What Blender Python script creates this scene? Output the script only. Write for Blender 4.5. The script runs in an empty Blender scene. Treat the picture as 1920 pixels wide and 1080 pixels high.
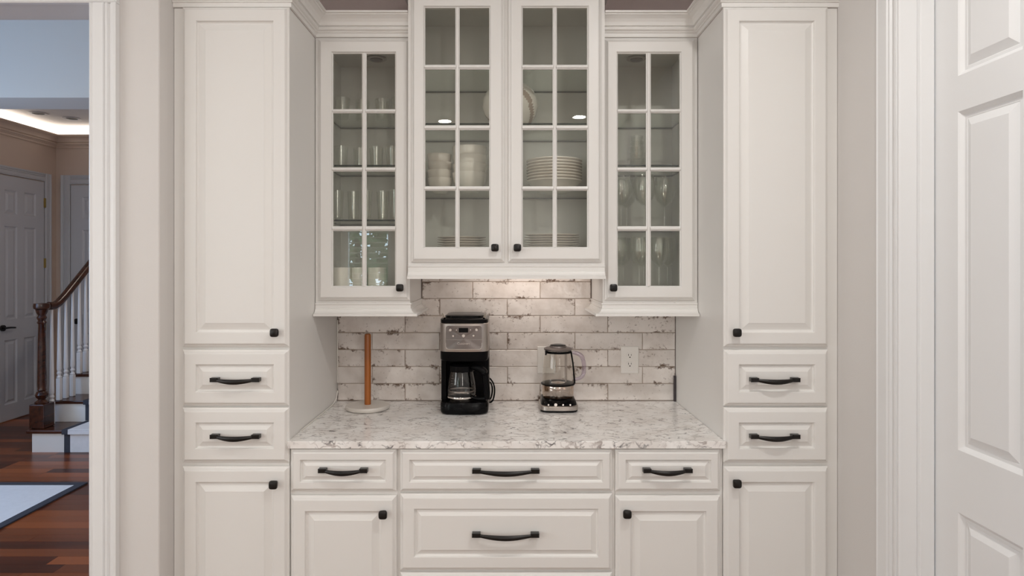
import bpy, math, random
from mathutils import Vector
random.seed(7)
R = math.radians
SC = bpy.context.scene
COL = SC.collection

# ------------------------------------------------------------------ camera
CX, CY, F, EYE = 949.5, 495.0, 1177.0, 1.55
cam = bpy.data.cameras.new('camera')
cam.sensor_width = 36.0
cam.lens = F / 1920 * 36.0
cam.shift_x = (960 - CX) / 1920
cam.shift_y = -(540 - CY) / 1920
cam.clip_start = 0.02
camo = bpy.data.objects.new('camera', cam)
camo.location = (0, 0, EYE)
camo.rotation_euler = (R(90), 0, 0)
COL.objects.link(camo)
SC.camera = camo

# ------------------------------------------------------------------ world, exposure
SC.view_settings.view_transform = 'Standard'
SC.view_settings.look = 'None'
SC.view_settings.gamma = 1
SC.view_settings.use_curve_mapping = False
SC.view_settings.exposure = -0.07
SC.cycles.max_bounces = 10
SC.cycles.diffuse_bounces = 5
SC.cycles.glossy_bounces = 5
SC.cycles.transmission_bounces = 8
SC.cycles.transparent_max_bounces = 24
SC.cycles.sample_clamp_indirect = 4
SC.cycles.caustics_reflective = False
SC.cycles.caustics_refractive = False
W = bpy.data.worlds.new('daylight')
SC.world = W
W.use_nodes = True
bg = W.node_tree.nodes['Background']
bg.inputs[0].default_value = (0.62, 0.80, 1.0, 1)
bg.inputs[1].default_value = 11.0

def area(name, loc, rot, sx, sy, watts, col):
    l = bpy.data.lights.new(name, 'AREA')
    l.shape = 'RECTANGLE'; l.size = sx; l.size_y = sy
    l.energy = watts; l.color = col
    o = bpy.data.objects.new(name, l)
    o.location = loc; o.rotation_euler = rot
    COL.objects.link(o)
    return o
# daylight entering by the kitchen windows (behind the camera and on the left)
area('patio_daylight', (-3.95, -4.14, 1.55), (R(90), 0, R(180)), 1.9, 1.6, 38, (0.82, 0.95, 1.0))
area('side_daylight', (-5.12, -0.9, 1.75), (R(90), 0, R(-90)), 3.4, 1.1, 68, (0.95, 0.98, 0.99))
area('right_side_fill', (1.10, -3.05, 1.75), (R(90), 0, R(90)), 1.2, 1.1, 58, (1.0, 0.97, 0.92))  # added fill from the right, brightens the inner cabinet sides
area('hall_warm_fill', (-2.7, 5.7, 3.05), (0, 0, 0), 0.12, 0.12, 9, (1.0, 0.86, 0.72))  # added warm fill for the hall, hidden behind the casing, no fixture
# cool daylight of the hall window (left, outside the frame) and an added cool lamp for the header
area('hall_daylight', (-4.86, 3.3, 1.75), (R(90), 0, R(-90)), 1.6, 1.6, 42, (0.36, 0.62, 1.0))
area('header_fill', (-3.3, 2.34, 2.9), (R(90), 0, 0), 2.6, 0.6, 3.4, (0.50, 0.66, 1.0))  # added fill that lights the header face
def spot_can(name, loc, watts, r=0.06, col=(1.0, 0.97, 0.93)):
    l = bpy.data.lights.new(name, 'AREA')
    l.shape = 'DISK'; l.size = 2 * r; l.energy = watts; l.color = col
    o = bpy.data.objects.new(name, l); o.location = loc
    COL.objects.link(o)
CEIL = 2.95
CANS = [(-0.60, -1.25), (0.69, -1.08), (-0.75, 0.95), (0.62, 0.95), (-2.3, 0.9), (-2.3, -1.2), (-3.3, 0.9), (-3.4, -3.0)]
for i, (x, y) in enumerate(CANS):
    spot_can('can_light_lamp', (x, y, CEIL - 0.012), [11, 12, 4, 15, 4, 9, 4, 9][i])
area('task_light_lamp', (0.06, 2.66, 1.535), (R(25), 0, 0), 0.44, 0.05, 0.55, (1.0, 0.88, 0.79))

# ------------------------------------------------------------------ materials
MATS = {}
def nt(name):
    m = bpy.data.materials.new(name); m.use_nodes = True
    MATS[name] = m
    return m, m.node_tree.nodes, m.node_tree.links, m.node_tree.nodes['Principled BSDF']
def setp(b, **k):
    n = dict(color='Base Color', rough='Roughness', metal='Metallic', ior='IOR', spec='Specular IOR Level',
             emit='Emission Color', estr='Emission Strength', coat='Coat Weight', sub='Subsurface Weight')
    for a, v in k.items():
        if a in ('color', 'emit') and len(v) == 3: v = (*v, 1)
        b.inputs[n[a]].default_value = v
def paint(name, col, rough=0.45, var=0.03, bump=0.0, scale=3.0, **k):
    m, N, L, b = nt(name)
    setp(b, rough=rough, **k)
    tc = N.new('ShaderNodeTexCoord'); nz = N.new('ShaderNodeTexNoise')
    nz.inputs['Scale'].default_value = scale; nz.inputs['Detail'].default_value = 3
    L.new(tc.outputs['Object'], nz.inputs['Vector'])
    mx = N.new('ShaderNodeMixRGB'); mx.inputs[1].default_value = (*[c * (1 - var) for c in col], 1)
    mx.inputs[2].default_value = (*[min(1, c * (1 + var)) for c in col], 1)
    L.new(nz.outputs[0], mx.inputs[0]); L.new(mx.outputs[0], b.inputs['Base Color'])
    if bump:
        n2 = N.new('ShaderNodeTexNoise'); n2.inputs['Scale'].default_value = 260; n2.inputs['Detail'].default_value = 2
        L.new(tc.outputs['Object'], n2.inputs['Vector'])
        bp = N.new('ShaderNodeBump'); bp.inputs['Strength'].default_value = bump; bp.inputs['Distance'].default_value = 0.002
        L.new(n2.outputs[0], bp.inputs['Height']); L.new(bp.outputs[0], b.inputs['Normal'])
    return m
CAB = paint('cabinet_cream', (0.79, 0.775, 0.75), 0.38, 0.012)
TRIM = paint('trim_white', (0.80, 0.80, 0.80), 0.40, 0.012)
WALLP = paint('wall_paint', (0.69, 0.665, 0.645), 0.7, 0.02, 0.15)
TAUPE = paint('taupe_paint', (0.46, 0.375, 0.36), 0.7, 0.03, 0.15)
HALLP = paint('hall_paint', (0.58, 0.46, 0.38), 0.7, 0.03, 0.15)
CEILP = paint('ceiling_white', (0.80, 0.79, 0.77), 0.8, 0.01)
SOFF = paint('soffit_white', (0.74, 0.70, 0.64), 0.8, 0.01)
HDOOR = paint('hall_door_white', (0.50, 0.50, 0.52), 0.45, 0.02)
GROUT = paint('grout', (0.44, 0.36, 0.30), 0.9, 0.15, 0.3, 40)
BRONZE = paint('black_bronze', (0.012, 0.010, 0.009), 0.32, 0.2, metal=0.4)
BLACKP = paint('black_plastic', (0.003, 0.003, 0.0035), 0.2, 0.1, spec=0.12)
BLACKM = paint('black_satin', (0.003, 0.003, 0.0035), 0.28, 0.1, spec=0.08)
CERAM = paint('cream_ceramic', (0.90, 0.84, 0.78), 0.18, 0.02)
CERAMW = paint('white_ceramic', (0.92, 0.88, 0.83), 0.16, 0.02)
CERSW = paint('groove_shade_ceramic', (0.50, 0.41, 0.35), 0.2, 0.05)  # brown that paints shade into the bowl grooves
PLAST = paint('white_plastic', (0.82, 0.79, 0.75), 0.35, 0.01)
SLOTM = paint('dark_slot', (0.03, 0.028, 0.026), 0.6, 0.05)
STEEL = paint('brushed_steel', (0.46, 0.42, 0.39), 0.30, 0.06, metal=1.0, scale=12)
CHROME = paint('chrome', (0.72, 0.68, 0.64), 0.12, 0.02, metal=1.0)
PANELS = paint('panel_grey_metal', (0.20, 0.175, 0.165), 0.36, 0.06, metal=0.8)
BRASS = paint('brass', (0.55, 0.38, 0.12), 0.3, 0.05, metal=1.0)
MARBLE = paint('pale_marble', (0.66, 0.62, 0.57), 0.3, 0.06, scale=14)
GREYH = paint('smoky_grey_plastic', (0.44, 0.40, 0.44), 0.2, 0.04)
RUGW = paint('rug_pale', (0.78, 0.81, 0.86), 0.95, 0.06, 0.6, 30)
RUGB = paint('rug_border', (0.05, 0.055, 0.075), 0.95, 0.1, 0.6, 30)
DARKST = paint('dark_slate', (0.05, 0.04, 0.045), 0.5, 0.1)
BLIND = paint('blind_slat', (0.7, 0.7, 0.68), 0.5, 0.02)
CAULK = paint('caulk', (0.82, 0.79, 0.74), 0.5, 0.01)
KFLOOR = paint('kitchen_floor_wood', (0.26, 0.16, 0.11), 0.35, 0.2, 0, 6)

def emis(name, col, s):
    m, N, L, b = nt(name); setp(b, color=(0, 0, 0), emit=col, estr=s); return m
COVE = emis('cove_led', (1.0, 0.90, 0.80), 2.6)
LENS = emis('lamp_lens', (1.0, 0.93, 0.82), 14.0)

def wood(name, a, bcol, c, rough=0.25, axis=0, per_object=True, sc=1.0):
    m, N, L, b = nt(name); setp(b, rough=rough, spec=0.5)
    tc = N.new('ShaderNodeTexCoord'); mp = N.new('ShaderNodeMapping')
    s = [26 * sc] * 3; s[axis] = 1.6 * sc
    mp.inputs['Scale'].default_value = s
    L.new(tc.outputs['Object'], mp.inputs['Vector'])
    oi = N.new('ShaderNodeObjectInfo')
    if per_object:
        cb = N.new('ShaderNodeMath'); cb.operation = 'MULTIPLY'; cb.inputs[1].default_value = 37
        L.new(oi.outputs['Random'], cb.inputs[0]); L.new(cb.outputs[0], mp.inputs['Location'])
    nz = N.new('ShaderNodeTexNoise'); nz.inputs['Scale'].default_value = 1.0; nz.inputs['Detail'].default_value = 6
    L.new(mp.outputs[0], nz.inputs['Vector'])
    cr = N.new('ShaderNodeValToRGB')
    cr.color_ramp.elements[0].position = 0.3; cr.color_ramp.elements[0].color = (*a, 1)
    cr.color_ramp.elements[1].position = 0.72; cr.color_ramp.elements[1].color = (*bcol, 1)
    L.new(nz.outputs[0], cr.inputs[0])
    mx = N.new('ShaderNodeMixRGB'); mx.inputs[2].default_value = (*c, 1)
    ml = N.new('ShaderNodeMath'); ml.operation = 'POWER'; ml.inputs[1].default_value = 2.0
    L.new(oi.outputs['Random'], ml.inputs[0]); L.new(ml.outputs[0], mx.inputs[0])
    L.new(cr.outputs[0], mx.inputs[1])
    L.new((mx if per_object else cr).outputs[0], b.inputs['Base Color'])
    return m
PLANKM = wood('cherry_floor', (0.030, 0.007, 0.003), (0.12, 0.027, 0.010), (0.40, 0.11, 0.030), 0.28, 0)
RAILW = wood('rail_wood', (0.020, 0.006, 0.003), (0.075, 0.021, 0.009), (0.1, 0.03, 0.01), 0.25, 1, False)
TREADW = wood('tread_wood', (0.032, 0.009, 0.005), (0.095, 0.028, 0.012), (0.1, 0.03, 0.01), 0.22, 0, False)
POLEW = wood('pole_wood', (0.22, 0.060, 0.010), (0.42, 0.13, 0.022), (0.5, 0.2, 0.05), 0.35, 2, False)

def glass(name, tint, base, edge, edge_col=(1, 1, 1), rough=0.0):
    """thin clear glass: tinted see-through body with mirror reflection that grows at grazing angles"""
    m, N, L, b = nt(name); N.remove(b)
    out = [n for n in N if n.type == 'OUTPUT_MATERIAL'][0]
    tr = N.new('ShaderNodeBsdfTransparent'); tr.inputs[0].default_value = (*tint, 1)
    gl = N.new('ShaderNodeBsdfGlossy'); gl.inputs['Roughness'].default_value = rough
    gl.inputs['Color'].default_value = (*edge_col, 1)
    lw = N.new('ShaderNodeLayerWeight'); lw.inputs['Blend'].default_value = 0.5
    pw = N.new('ShaderNodeMath'); pw.operation = 'POWER'; pw.inputs[1].default_value = 3.0
    L.new(lw.outputs['Facing'], pw.inputs[0])
    ma = N.new('ShaderNodeMath'); ma.operation = 'MULTIPLY_ADD'; ma.inputs[1].default_value = edge; ma.inputs[2].default_value = base
    L.new(pw.outputs[0], ma.inputs[0])
    mx = N.new('ShaderNodeMixShader')
    L.new(ma.outputs[0], mx.inputs[0]); L.new(tr.outputs[0], mx.inputs[1]); L.new(gl.outputs[0], mx.inputs[2])
    L.new(mx.outputs[0], out.inputs['Surface'])
    return m
PANE = glass('door_glass', (0.955, 0.96, 0.935), 0.04, 0.4)
SHELFG = glass('shelf_glass', (0.94, 0.965, 0.945), 0.04, 0.4)
CLEARG = glass('clear_glass', (0.965, 0.97, 0.955), 0.10, 0.9, (1, 1, 1), 0.07)
JUGG = glass('jug_glass', (0.93, 0.91, 0.88), 0.04, 0.6)
CARG = glass('carafe_glass', (0.80, 0.78, 0.76), 0.05, 0.45)
HANDG = glass('handle_glass', (0.84, 0.80, 0.86), 0.12, 0.35, (0.85, 0.82, 0.86), 0.15)
WINDG = glass('window_glass', (0.96, 0.97, 0.96), 0.04, 0.6)
SHEDGE = paint('shelf_edge_green', (0.004, 0.012, 0.010), 0.25, 0.1, spec=0.2)

def stone():
    m, N, L, b = nt('speckled_quartz'); setp(b, rough=0.16)
    tc = N.new('ShaderNodeTexCoord')
    wn = N.new('ShaderNodeTexNoise'); wn.inputs['Scale'].default_value = 26; wn.inputs['Detail'].default_value = 3
    L.new(tc.outputs['Object'], wn.inputs['Vector'])
    add = N.new('ShaderNodeVectorMath'); add.operation = 'MULTIPLY_ADD'
    add.inputs[1].default_value = (0.07, 0.045, 0.05)
    L.new(wn.outputs['Color'], add.inputs[0]); L.new(tc.outputs['Object'], add.inputs[2])
    def flecks(scale, lo, hi, dist, seedoff):
        mp = N.new('ShaderNodeMapping'); mp.inputs['Scale'].default_value = (0.62, 1.0, 1.0); mp.inputs['Location'].default_value = (seedoff,) * 3
        L.new(add.outputs[0], mp.inputs['Vector'])
        v = N.new('ShaderNodeTexVoronoi'); v.feature = 'DISTANCE_TO_EDGE'; v.inputs['Scale'].default_value = scale
        L.new(mp.outputs[0], v.inputs['Vector'])
        c1 = N.new('ShaderNodeMapRange'); c1.inputs[1].default_value = 0.0; c1.inputs[2].default_value = dist
        c1.inputs[3].default_value = 1; c1.inputs[4].default_value = 0
        L.new(v.outputs['Distance'], c1.inputs[0])
        n = N.new('ShaderNodeTexNoise'); n.inputs['Scale'].default_value = scale * 0.9; n.inputs['Detail'].default_value = 4
        L.new(mp.outputs[0], n.inputs['Vector'])
        c2 = N.new('ShaderNodeMapRange'); c2.inputs[1].default_value = lo; c2.inputs[2].default_value = hi
        L.new(n.outputs[0], c2.inputs[0])
        mu = N.new('ShaderNodeMath'); mu.operation = 'MULTIPLY'
        L.new(c1.outputs[0], mu.inputs[0]); L.new(c2.outputs[0], mu.inputs[1])
        return mu
    f1 = flecks(46, 0.52, 0.64, 0.14, 0.0)
    f2 = flecks(30, 0.42, 0.60, 0.10, 5.0)
    base = N.new('ShaderNodeTexNoise'); base.inputs['Scale'].default_value = 9; base.inputs['Detail'].default_value = 5
    L.new(tc.outputs['Object'], base.inputs['Vector'])
    cr = N.new('ShaderNodeValToRGB')
    cr.color_ramp.elements[0].position = 0.35; cr.color_ramp.elements[0].color = (0.80, 0.765, 0.735, 1)
    cr.color_ramp.elements[1].position = 0.6; cr.color_ramp.elements[1].color = (0.94, 0.925, 0.905, 1)
    L.new(base.outputs[0], cr.inputs[0])
    pn = N.new('ShaderNodeTexNoise'); pn.inputs['Scale'].default_value = 7; pn.inputs['Detail'].default_value = 3
    L.new(tc.outputs['Object'], pn.inputs['Vector'])
    pm_ = N.new('ShaderNodeMapRange'); pm_.inputs[1].default_value = 0.38; pm_.inputs[2].default_value = 0.60; pm_.inputs[3].default_value = 0.5
    L.new(pn.outputs[0], pm_.inputs[0])
    def masked(f):
        q = N.new('ShaderNodeMath'); q.operation = 'MULTIPLY'; L.new(f.outputs[0], q.inputs[0]); L.new(pm_.outputs[0], q.inputs[1]); return q
    f1 = masked(f1); f2 = masked(f2)
    m1 = N.new('ShaderNodeMixRGB'); m1.inputs[2].default_value = (0.42, 0.37, 0.35, 1)
    L.new(f2.outputs[0], m1.inputs[0]); L.new(cr.outputs[0], m1.inputs[1])
    m2 = N.new('ShaderNodeMixRGB'); m2.inputs[2].default_value = (0.05, 0.042, 0.048, 1)
    L.new(f1.outputs[0], m2.inputs[0]); L.new(m1.outputs[0], m2.inputs[1])
    L.new(m2.outputs[0], b.inputs['Base Color'])
    return m
STONE = stone()

def tile_mat():
    m, N, L, b = nt('distressed_tile'); setp(b, rough=0.14)
    tc = N.new('ShaderNodeTexCoord'); oi = N.new('ShaderNodeObjectInfo')
    off = N.new('ShaderNodeMath'); off.operation = 'MULTIPLY'; off.inputs[1].default_value = 53
    L.new(oi.outputs['Random'], off.inputs[0])
    ad = N.new('ShaderNodeVectorMath'); ad.operation = 'ADD'
    L.new(tc.outputs['Object'], ad.inputs[0]); L.new(off.outputs[0], ad.inputs[1])
    # edge proximity from generated coords
    sp = N.new('ShaderNodeSeparateXYZ'); L.new(tc.outputs['Generated'], sp.inputs[0])
    def prox(sock, gain):
        s = N.new('ShaderNodeMath'); s.operation = 'SUBTRACT'; s.inputs[1].default_value = 0.5; L.new(sock, s.inputs[0])
        a = N.new('ShaderNodeMath'); a.operation = 'ABSOLUTE'; L.new(s.outputs[0], a.inputs[0])
        r = N.new('ShaderNodeMapRange'); r.inputs[1].default_value = gain; r.inputs[2].default_value = 0.5
        L.new(a.outputs[0], r.inputs[0]); return r
    px = prox(sp.outputs['X'], 0.44); pz = prox(sp.outputs['Z'], 0.28)
    mxm = N.new('ShaderNodeMath'); mxm.operation = 'MAXIMUM'
    L.new(px.outputs[0], mxm.inputs[0]); L.new(pz.outputs[0], mxm.inputs[1])
    patch = N.new('ShaderNodeTexNoise'); patch.inputs['Scale'].default_value = 13; patch.inputs['Detail'].default_value = 2
    L.new(ad.outputs[0], patch.inputs['Vector'])
    pr = N.new('ShaderNodeMapRange'); pr.inputs[1].default_value = 0.44; pr.inputs[2].default_value = 0.72
    L.new(patch.outputs[0], pr.inputs[0])
    fine = N.new('ShaderNodeTexNoise'); fine.inputs['Scale'].default_value = 85; fine.inputs['Detail'].default_value = 4
    fine.inputs['Roughness'].default_value = 0.65
    L.new(ad.outputs[0], fine.inputs['Vector'])
    # threshold = fine + 0.22*prox + .2*patch
    a1 = N.new('ShaderNodeMath'); a1.operation = 'MULTIPLY'; L.new(mxm.outputs[0], a1.inputs[0]); L.new(pr.outputs[0], a1.inputs[1])
    a2 = N.new('ShaderNodeMath'); a2.operation = 'MULTIPLY_ADD'; a2.inputs[1].default_value = 0.34
    L.new(a1.outputs[0], a2.inputs[0]); L.new(fine.outputs[0], a2.inputs[2])
    a3 = N.new('ShaderNodeMath'); a3.operation = 'MULTIPLY_ADD'; a3.inputs[1].default_value = 0.10
    L.new(pr.outputs[0], a3.inputs[0]); L.new(a2.outputs[0], a3.inputs[2])
    th = N.new('ShaderNodeMapRange'); th.inputs[1].default_value = 0.645; th.inputs[2].default_value = 0.83
    L.new(a3.outputs[0], th.inputs[0])
    tone = N.new('ShaderNodeTexNoise'); tone.inputs['Scale'].default_value = 11; tone.inputs['Detail'].default_value = 4
    L.new(ad.outputs[0], tone.inputs['Vector'])
    cr = N.new('ShaderNodeValToRGB')
    cr.color_ramp.elements[0].position = 0.3; cr.color_ramp.elements[0].color = (0.66, 0.595, 0.55, 1)
    cr.color_ramp.elements[1].position = 0.62; cr.color_ramp.elements[1].color = (0.84, 0.785, 0.745, 1)
    L.new(tone.outputs[0], cr.inputs[0])
    hs = N.new('ShaderNodeHueSaturation'); vv = N.new('ShaderNodeMapRange')
    vv.inputs[3].default_value = 0.90; vv.inputs[4].default_value = 1.08
    L.new(oi.outputs['Random'], vv.inputs[0]); L.new(vv.outputs[0], hs.inputs['Value']); L.new(cr.outputs[0], hs.inputs['Color'])
    mx = N.new('ShaderNodeMixRGB'); mx.inputs[2].default_value = (0.17, 0.115, 0.085, 1)
    L.new(th.outputs[0], mx.inputs[0]); L.new(hs.outputs[0], mx.inputs[1]); L.new(mx.outputs[0], b.inputs['Base Color'])
    wv = N.new('ShaderNodeTexNoise'); wv.inputs['Scale'].default_value = 22; wv.inputs['Detail'].default_value = 2
    L.new(ad.outputs[0], wv.inputs['Vector'])
    bp = N.new('ShaderNodeBump'); bp.inputs['Strength'].default_value = 0.5; bp.inputs['Distance'].default_value = 0.004
    L.new(wv.outputs[0], bp.inputs['Height']); L.new(bp.outputs[0], b.inputs['Normal'])
    return m
TILEM = tile_mat()

# ------------------------------------------------------------------ mesh helpers
class MB:
    def __init__(s): s.v, s.f, s.m = [], [], []
    def add(s, vs, fs, mi=0):
        o = len(s.v); s.v += [tuple(p) for p in vs]
        for f in fs: s.f.append([o + i for i in f]); s.m.append(mi)
        return s
    def box(s, x0, x1, y0, y1, z0, z1, mi=0):
        x0, x1 = min(x0, x1), max(x0, x1); y0, y1 = min(y0, y1), max(y0, y1); z0, z1 = min(z0, z1), max(z0, z1)
        v = [(x0, y0, z0), (x1, y0, z0), (x1, y1, z0), (x0, y1, z0), (x0, y0, z1), (x1, y0, z1), (x1, y1, z1), (x0, y1, z1)]
        return s.add(v, [(0, 3, 2, 1), (4, 5, 6, 7), (0, 1, 5, 4), (1, 2, 6, 5), (2, 3, 7, 6), (3, 0, 4, 7)], mi)
    def prism(s, poly, fn, a, b, mi=0):
        """extrude 2D polygon between a and b, fn(u, v, t) -> 3D"""
        n = len(poly)
        vs = [fn(u, v, a) for u, v in poly] + [fn(u, v, b) for u, v in poly]
        fs = [(i, (i + 1) % n, n + (i + 1) % n, n + i) for i in range(n)]
        fs += [tuple(range(n - 1, -1, -1)), tuple(range(n, 2 * n))]
        return s.add(vs, fs, mi)
    def loft(s, rings, cap=True, mi=0):
        n = len(rings[0]); vs = [p for r in rings for p in r]; fs = []
        for k in range(len(rings) - 1):
            for i in range(n):
                j = (i + 1) % n
                fs.append((k * n + i, k * n + j, (k + 1) * n + j, (k + 1) * n + i))
        if cap:
            fs.append(tuple(range(n - 1, -1, -1))); fs.append(tuple((len(rings) - 1) * n + i for i in range(n)))
        return s.add(vs, fs, mi)
    def lathe(s, prof, c=(0, 0), n=24, cap=True, mi=0, fn=None):
        rings = []
        for r, z in prof:
            ring = []
            for i in range(n):
                a = 2 * math.pi * i / n
                rr = fn(a, r, z) if fn else r
                ring.append((c[0] + rr * math.cos(a), c[1] + rr * math.sin(a), z))
            rings.append(ring)
        return s.loft(rings, cap, mi)
    def tube(s, pts, r, n=8, mi=0, sx=1.0, sz=1.0, smooth=0):
        pts = [Vector(p) for p in pts]; rings = []
        if smooth:
            rl = list(r) if isinstance(r, (list, tuple)) else [r] * len(pts); q, qr = [], []
            for i in range(len(pts) - 1):
                a, b, c, d = pts[max(i - 1, 0)], pts[i], pts[i + 1], pts[min(i + 2, len(pts) - 1)]
                for k in range(smooth):
                    t = k / smooth
                    q.append(0.5 * ((2 * b) + (c - a) * t + (2 * a - 5 * b + 4 * c - d) * t * t + (3 * b - a - 3 * c + d) * t ** 3)); qr.append(rl[i] + (rl[i + 1] - rl[i]) * t)
            pts = q + [pts[-1]]; r = qr + [rl[-1]]
        for i, p in enumerate(pts):
            d = (pts[min(i + 1, len(pts) - 1)] - pts[max(i - 1, 0)]).normalized()
            up = Vector((0, 0, 1)) if abs(d.z) < 0.95 else Vector((0, 1, 0))
            a = d.cross(up).normalized(); b2 = a.cross(d)
            rr = r[i] if isinstance(r, (list, tuple)) else r
            rings.append([p + a * rr * sx * math.cos(2 * math.pi * k / n) + b2 * rr * sz * math.sin(2 * math.pi * k / n) for k in range(n)])
        return s.loft(rings, True, mi)
    def sweep(s, path, prof, mi=0):
        """path: XY points; prof: (out, z) ring; outward is to the right of travel; mitred corners"""
        rings = []
        P = [Vector(p) for p in path]
        for i, p in enumerate(P):
            ns = []
            if i > 0:
                d = (P[i] - P[i - 1]).normalized(); ns.append(Vector((d.y, -d.x)))
            if i < len(P) - 1:
                d = (P[i + 1] - P[i]).normalized(); ns.append(Vector((d.y, -d.x)))
            if len(ns) == 2:
                m = (ns[0] + ns[1]).normalized(); m = m / max(0.2, m.dot(ns[0]))
            else: m = ns[0]
            rings.append([(p.x + m.x * o, p.y + m.y * o, z) for o, z in prof])
        return s.loft(rings, True, mi)
    def build(s, name, mat, parent=None, smooth=False, bevel=0, org=None, seg=2):
        o_ = Vector(org) if org is not None else (ORG.get(parent.name, Vector((0, 0, 0))) if parent else Vector((0, 0, 0)))
        me = bpy.data.meshes.new(name)
        me.from_pydata([Vector(p) - o_ for p in s.v], [], s.f)
        for mm in (mat if isinstance(mat, (list, tuple)) else [mat]): me.materials.append(mm)
        for i, p in enumerate(me.polygons): p.material_index = s.m[i]
        import bmesh
        bm = bmesh.new(); bm.from_mesh(me); bmesh.ops.recalc_face_normals(bm, faces=bm.faces)
        bm.to_mesh(me); bm.free()
        if smooth:
            for p in me.polygons: p.use_smooth = True
            me.set_sharp_from_angle(angle=R(38))
        ob = bpy.data.objects.new(name, me); COL.objects.link(ob)
        ORG[ob.name] = o_
        if parent: ob.parent = parent
        else: ob.location = o_
        if bevel:
            b = ob.modifiers.new('bevel', 'BEVEL'); b.width = bevel; b.segments = seg; b.limit_method = 'ANGLE'; b.angle_limit = R(40)
        return ob
ORG = {}
def tag(o, label=None, cat=None, group=None, kind=None):
    if label: o['label'] = label
    if cat: o['category'] = cat
    if group: o['group'] = group
    if kind: o['kind'] = kind
    return o
def thing(name, loc, label, cat, group=None):
    o = bpy.data.objects.new(name, None); o.empty_display_size = 0.05
    o.location = loc; COL.objects.link(o); ORG[o.name] = Vector(loc)
    return tag(o, label, cat, group)
def struct(o): return tag(o, kind='structure')
def copy_tree(o, loc=None, parent=None):
    c = o.copy(); COL.objects.link(c); c.parent = parent
    if loc is not None: c.location = loc
    ORG[c.name] = Vector(loc) if loc is not None else ORG.get(o.name, Vector((0, 0, 0)))
    for ch in [k for k in bpy.data.objects if k.parent == o and k != c]:
        copy_tree(ch, None, c)
    return c
def PX(px, y): return (px - CX) * y / F
def PZ(py, y): return EYE - (py - CY) * y / F
def rring(x0, x1, z0, z1, y): return [(x0, y, z0), (x1, y, z0), (x1, y, z1), (x0, y, z1)]
def panel_rings(x0, x1, z0, z1, yb, prof):
    return [rring(x0 + d, x1 - d, z0 + d, z1 - d, yb - h) for d, h in prof]
def rrect(cx, cy, w, d, r, n=6, bulge=0.0):
    pts = []
    for (sx, sy, a0) in ((1, -1, -90), (1, 1, 0), (-1, 1, 90), (-1, -1, 180)):
        for k in range(n + 1):
            a = R(a0 + 90 * k / n)
            pts.append([cx + sx * (w / 2 - r) + r * math.cos(a), cy + sy * (d / 2 - r) + r * math.sin(a)])
    if bulge:
        # subdivide the front edge and bow it outwards
        fr = [[cx - w / 2 + r + (w - 2 * r) * k / 8, cy - d / 2] for k in range(1, 8)]
        pts = pts + fr
        for p in pts:
            if p[1] < cy: p[1] -= bulge * (1 - ((p[0] - cx) / (w / 2)) ** 2)
    return pts

# ================================================================== STRUCTURE
XL, XR = -1.166, 1.161           # niche walls
YT, YB = 2.20, 2.82              # tall face, backsplash face
# kitchen shell
struct(MB().box(-5.3, 1.45, -4.35, 2.20, -0.1, 0).build('floor', KFLOOR))
struct(MB().box(-1.385, 1.45, 2.2005, 2.95, -0.1, 0).build('floor', KFLOOR))
struct(MB().box(-5.3, 1.45, -4.35, 2.95, CEIL, CEIL + 0.1).build('ceiling', CEILP))
wb = struct(MB().box(-1.165, 1.45, YB + 0.006, 2.95, 0, CEIL).build('wall_back', TAUPE))
struct(MB().box(-1.385, XL, 2.108, 2.95, 0, CEIL).build('wall_front', WALLP, bevel=0.004))
struct(MB().box(-5.3, -1.3855, 2.108, 2.25, 2.425, 3.45).build('wall_front_header', WALLP))
struct(MB().box(-5.3, -4.9, 2.108, 2.25, 0, 2.4245).build('wall_front_end', WALLP))
wr = MB()
wr.box(XR, 1.32, 1.835, 2.825, 0, CEIL); wr.box(XR, 1.32, 0.92, 1.835, 2.45, CEIL); wr.box(XR, 1.32, -4.35, 0.92, 0, CEIL)
struct(wr.build('wall_right', WALLP))
# left wall with wide window, rear wall with window and patio opening
wl = MB(); wl.box(-5.3, -5.16, -4.35, -2.7, 0, CEIL); wl.box(-5.3, -5.16, 0.9, 2.108, 0, CEIL)
wl.box(-5.3, -5.16, -2.7, 0.9, 0, CEIL)
struct(wl.build('wall_left', WALLP))
wk = MB(); W1 = (-2.36, -1.68, 0.95, 2.12)
wk.box(-5.16, -4.95, -4.35, -4.2, 0, CEIL); wk.box(-4.95, -2.95, -4.35, -4.28, 0, CEIL); wk.box(-4.95, -2.95, -4.279, -4.2, 2.4, CEIL); wk.box(-4.95, -2.95, -4.279, -4.2, 0, 0.3)
wk.box(-2.95, W1[0], -4.35, -4.2, 0, CEIL); wk.box(W1[0], W1[1], -4.35, -4.2, 0, W1[2]); wk.box(W1[0], W1[1], -4.35, -4.2, W1[3], CEIL)
wk.box(W1[1], 1.161, -4.35, -4.2, 0, CEIL)
struct(wk.build('wall_rear', WALLP))
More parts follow.
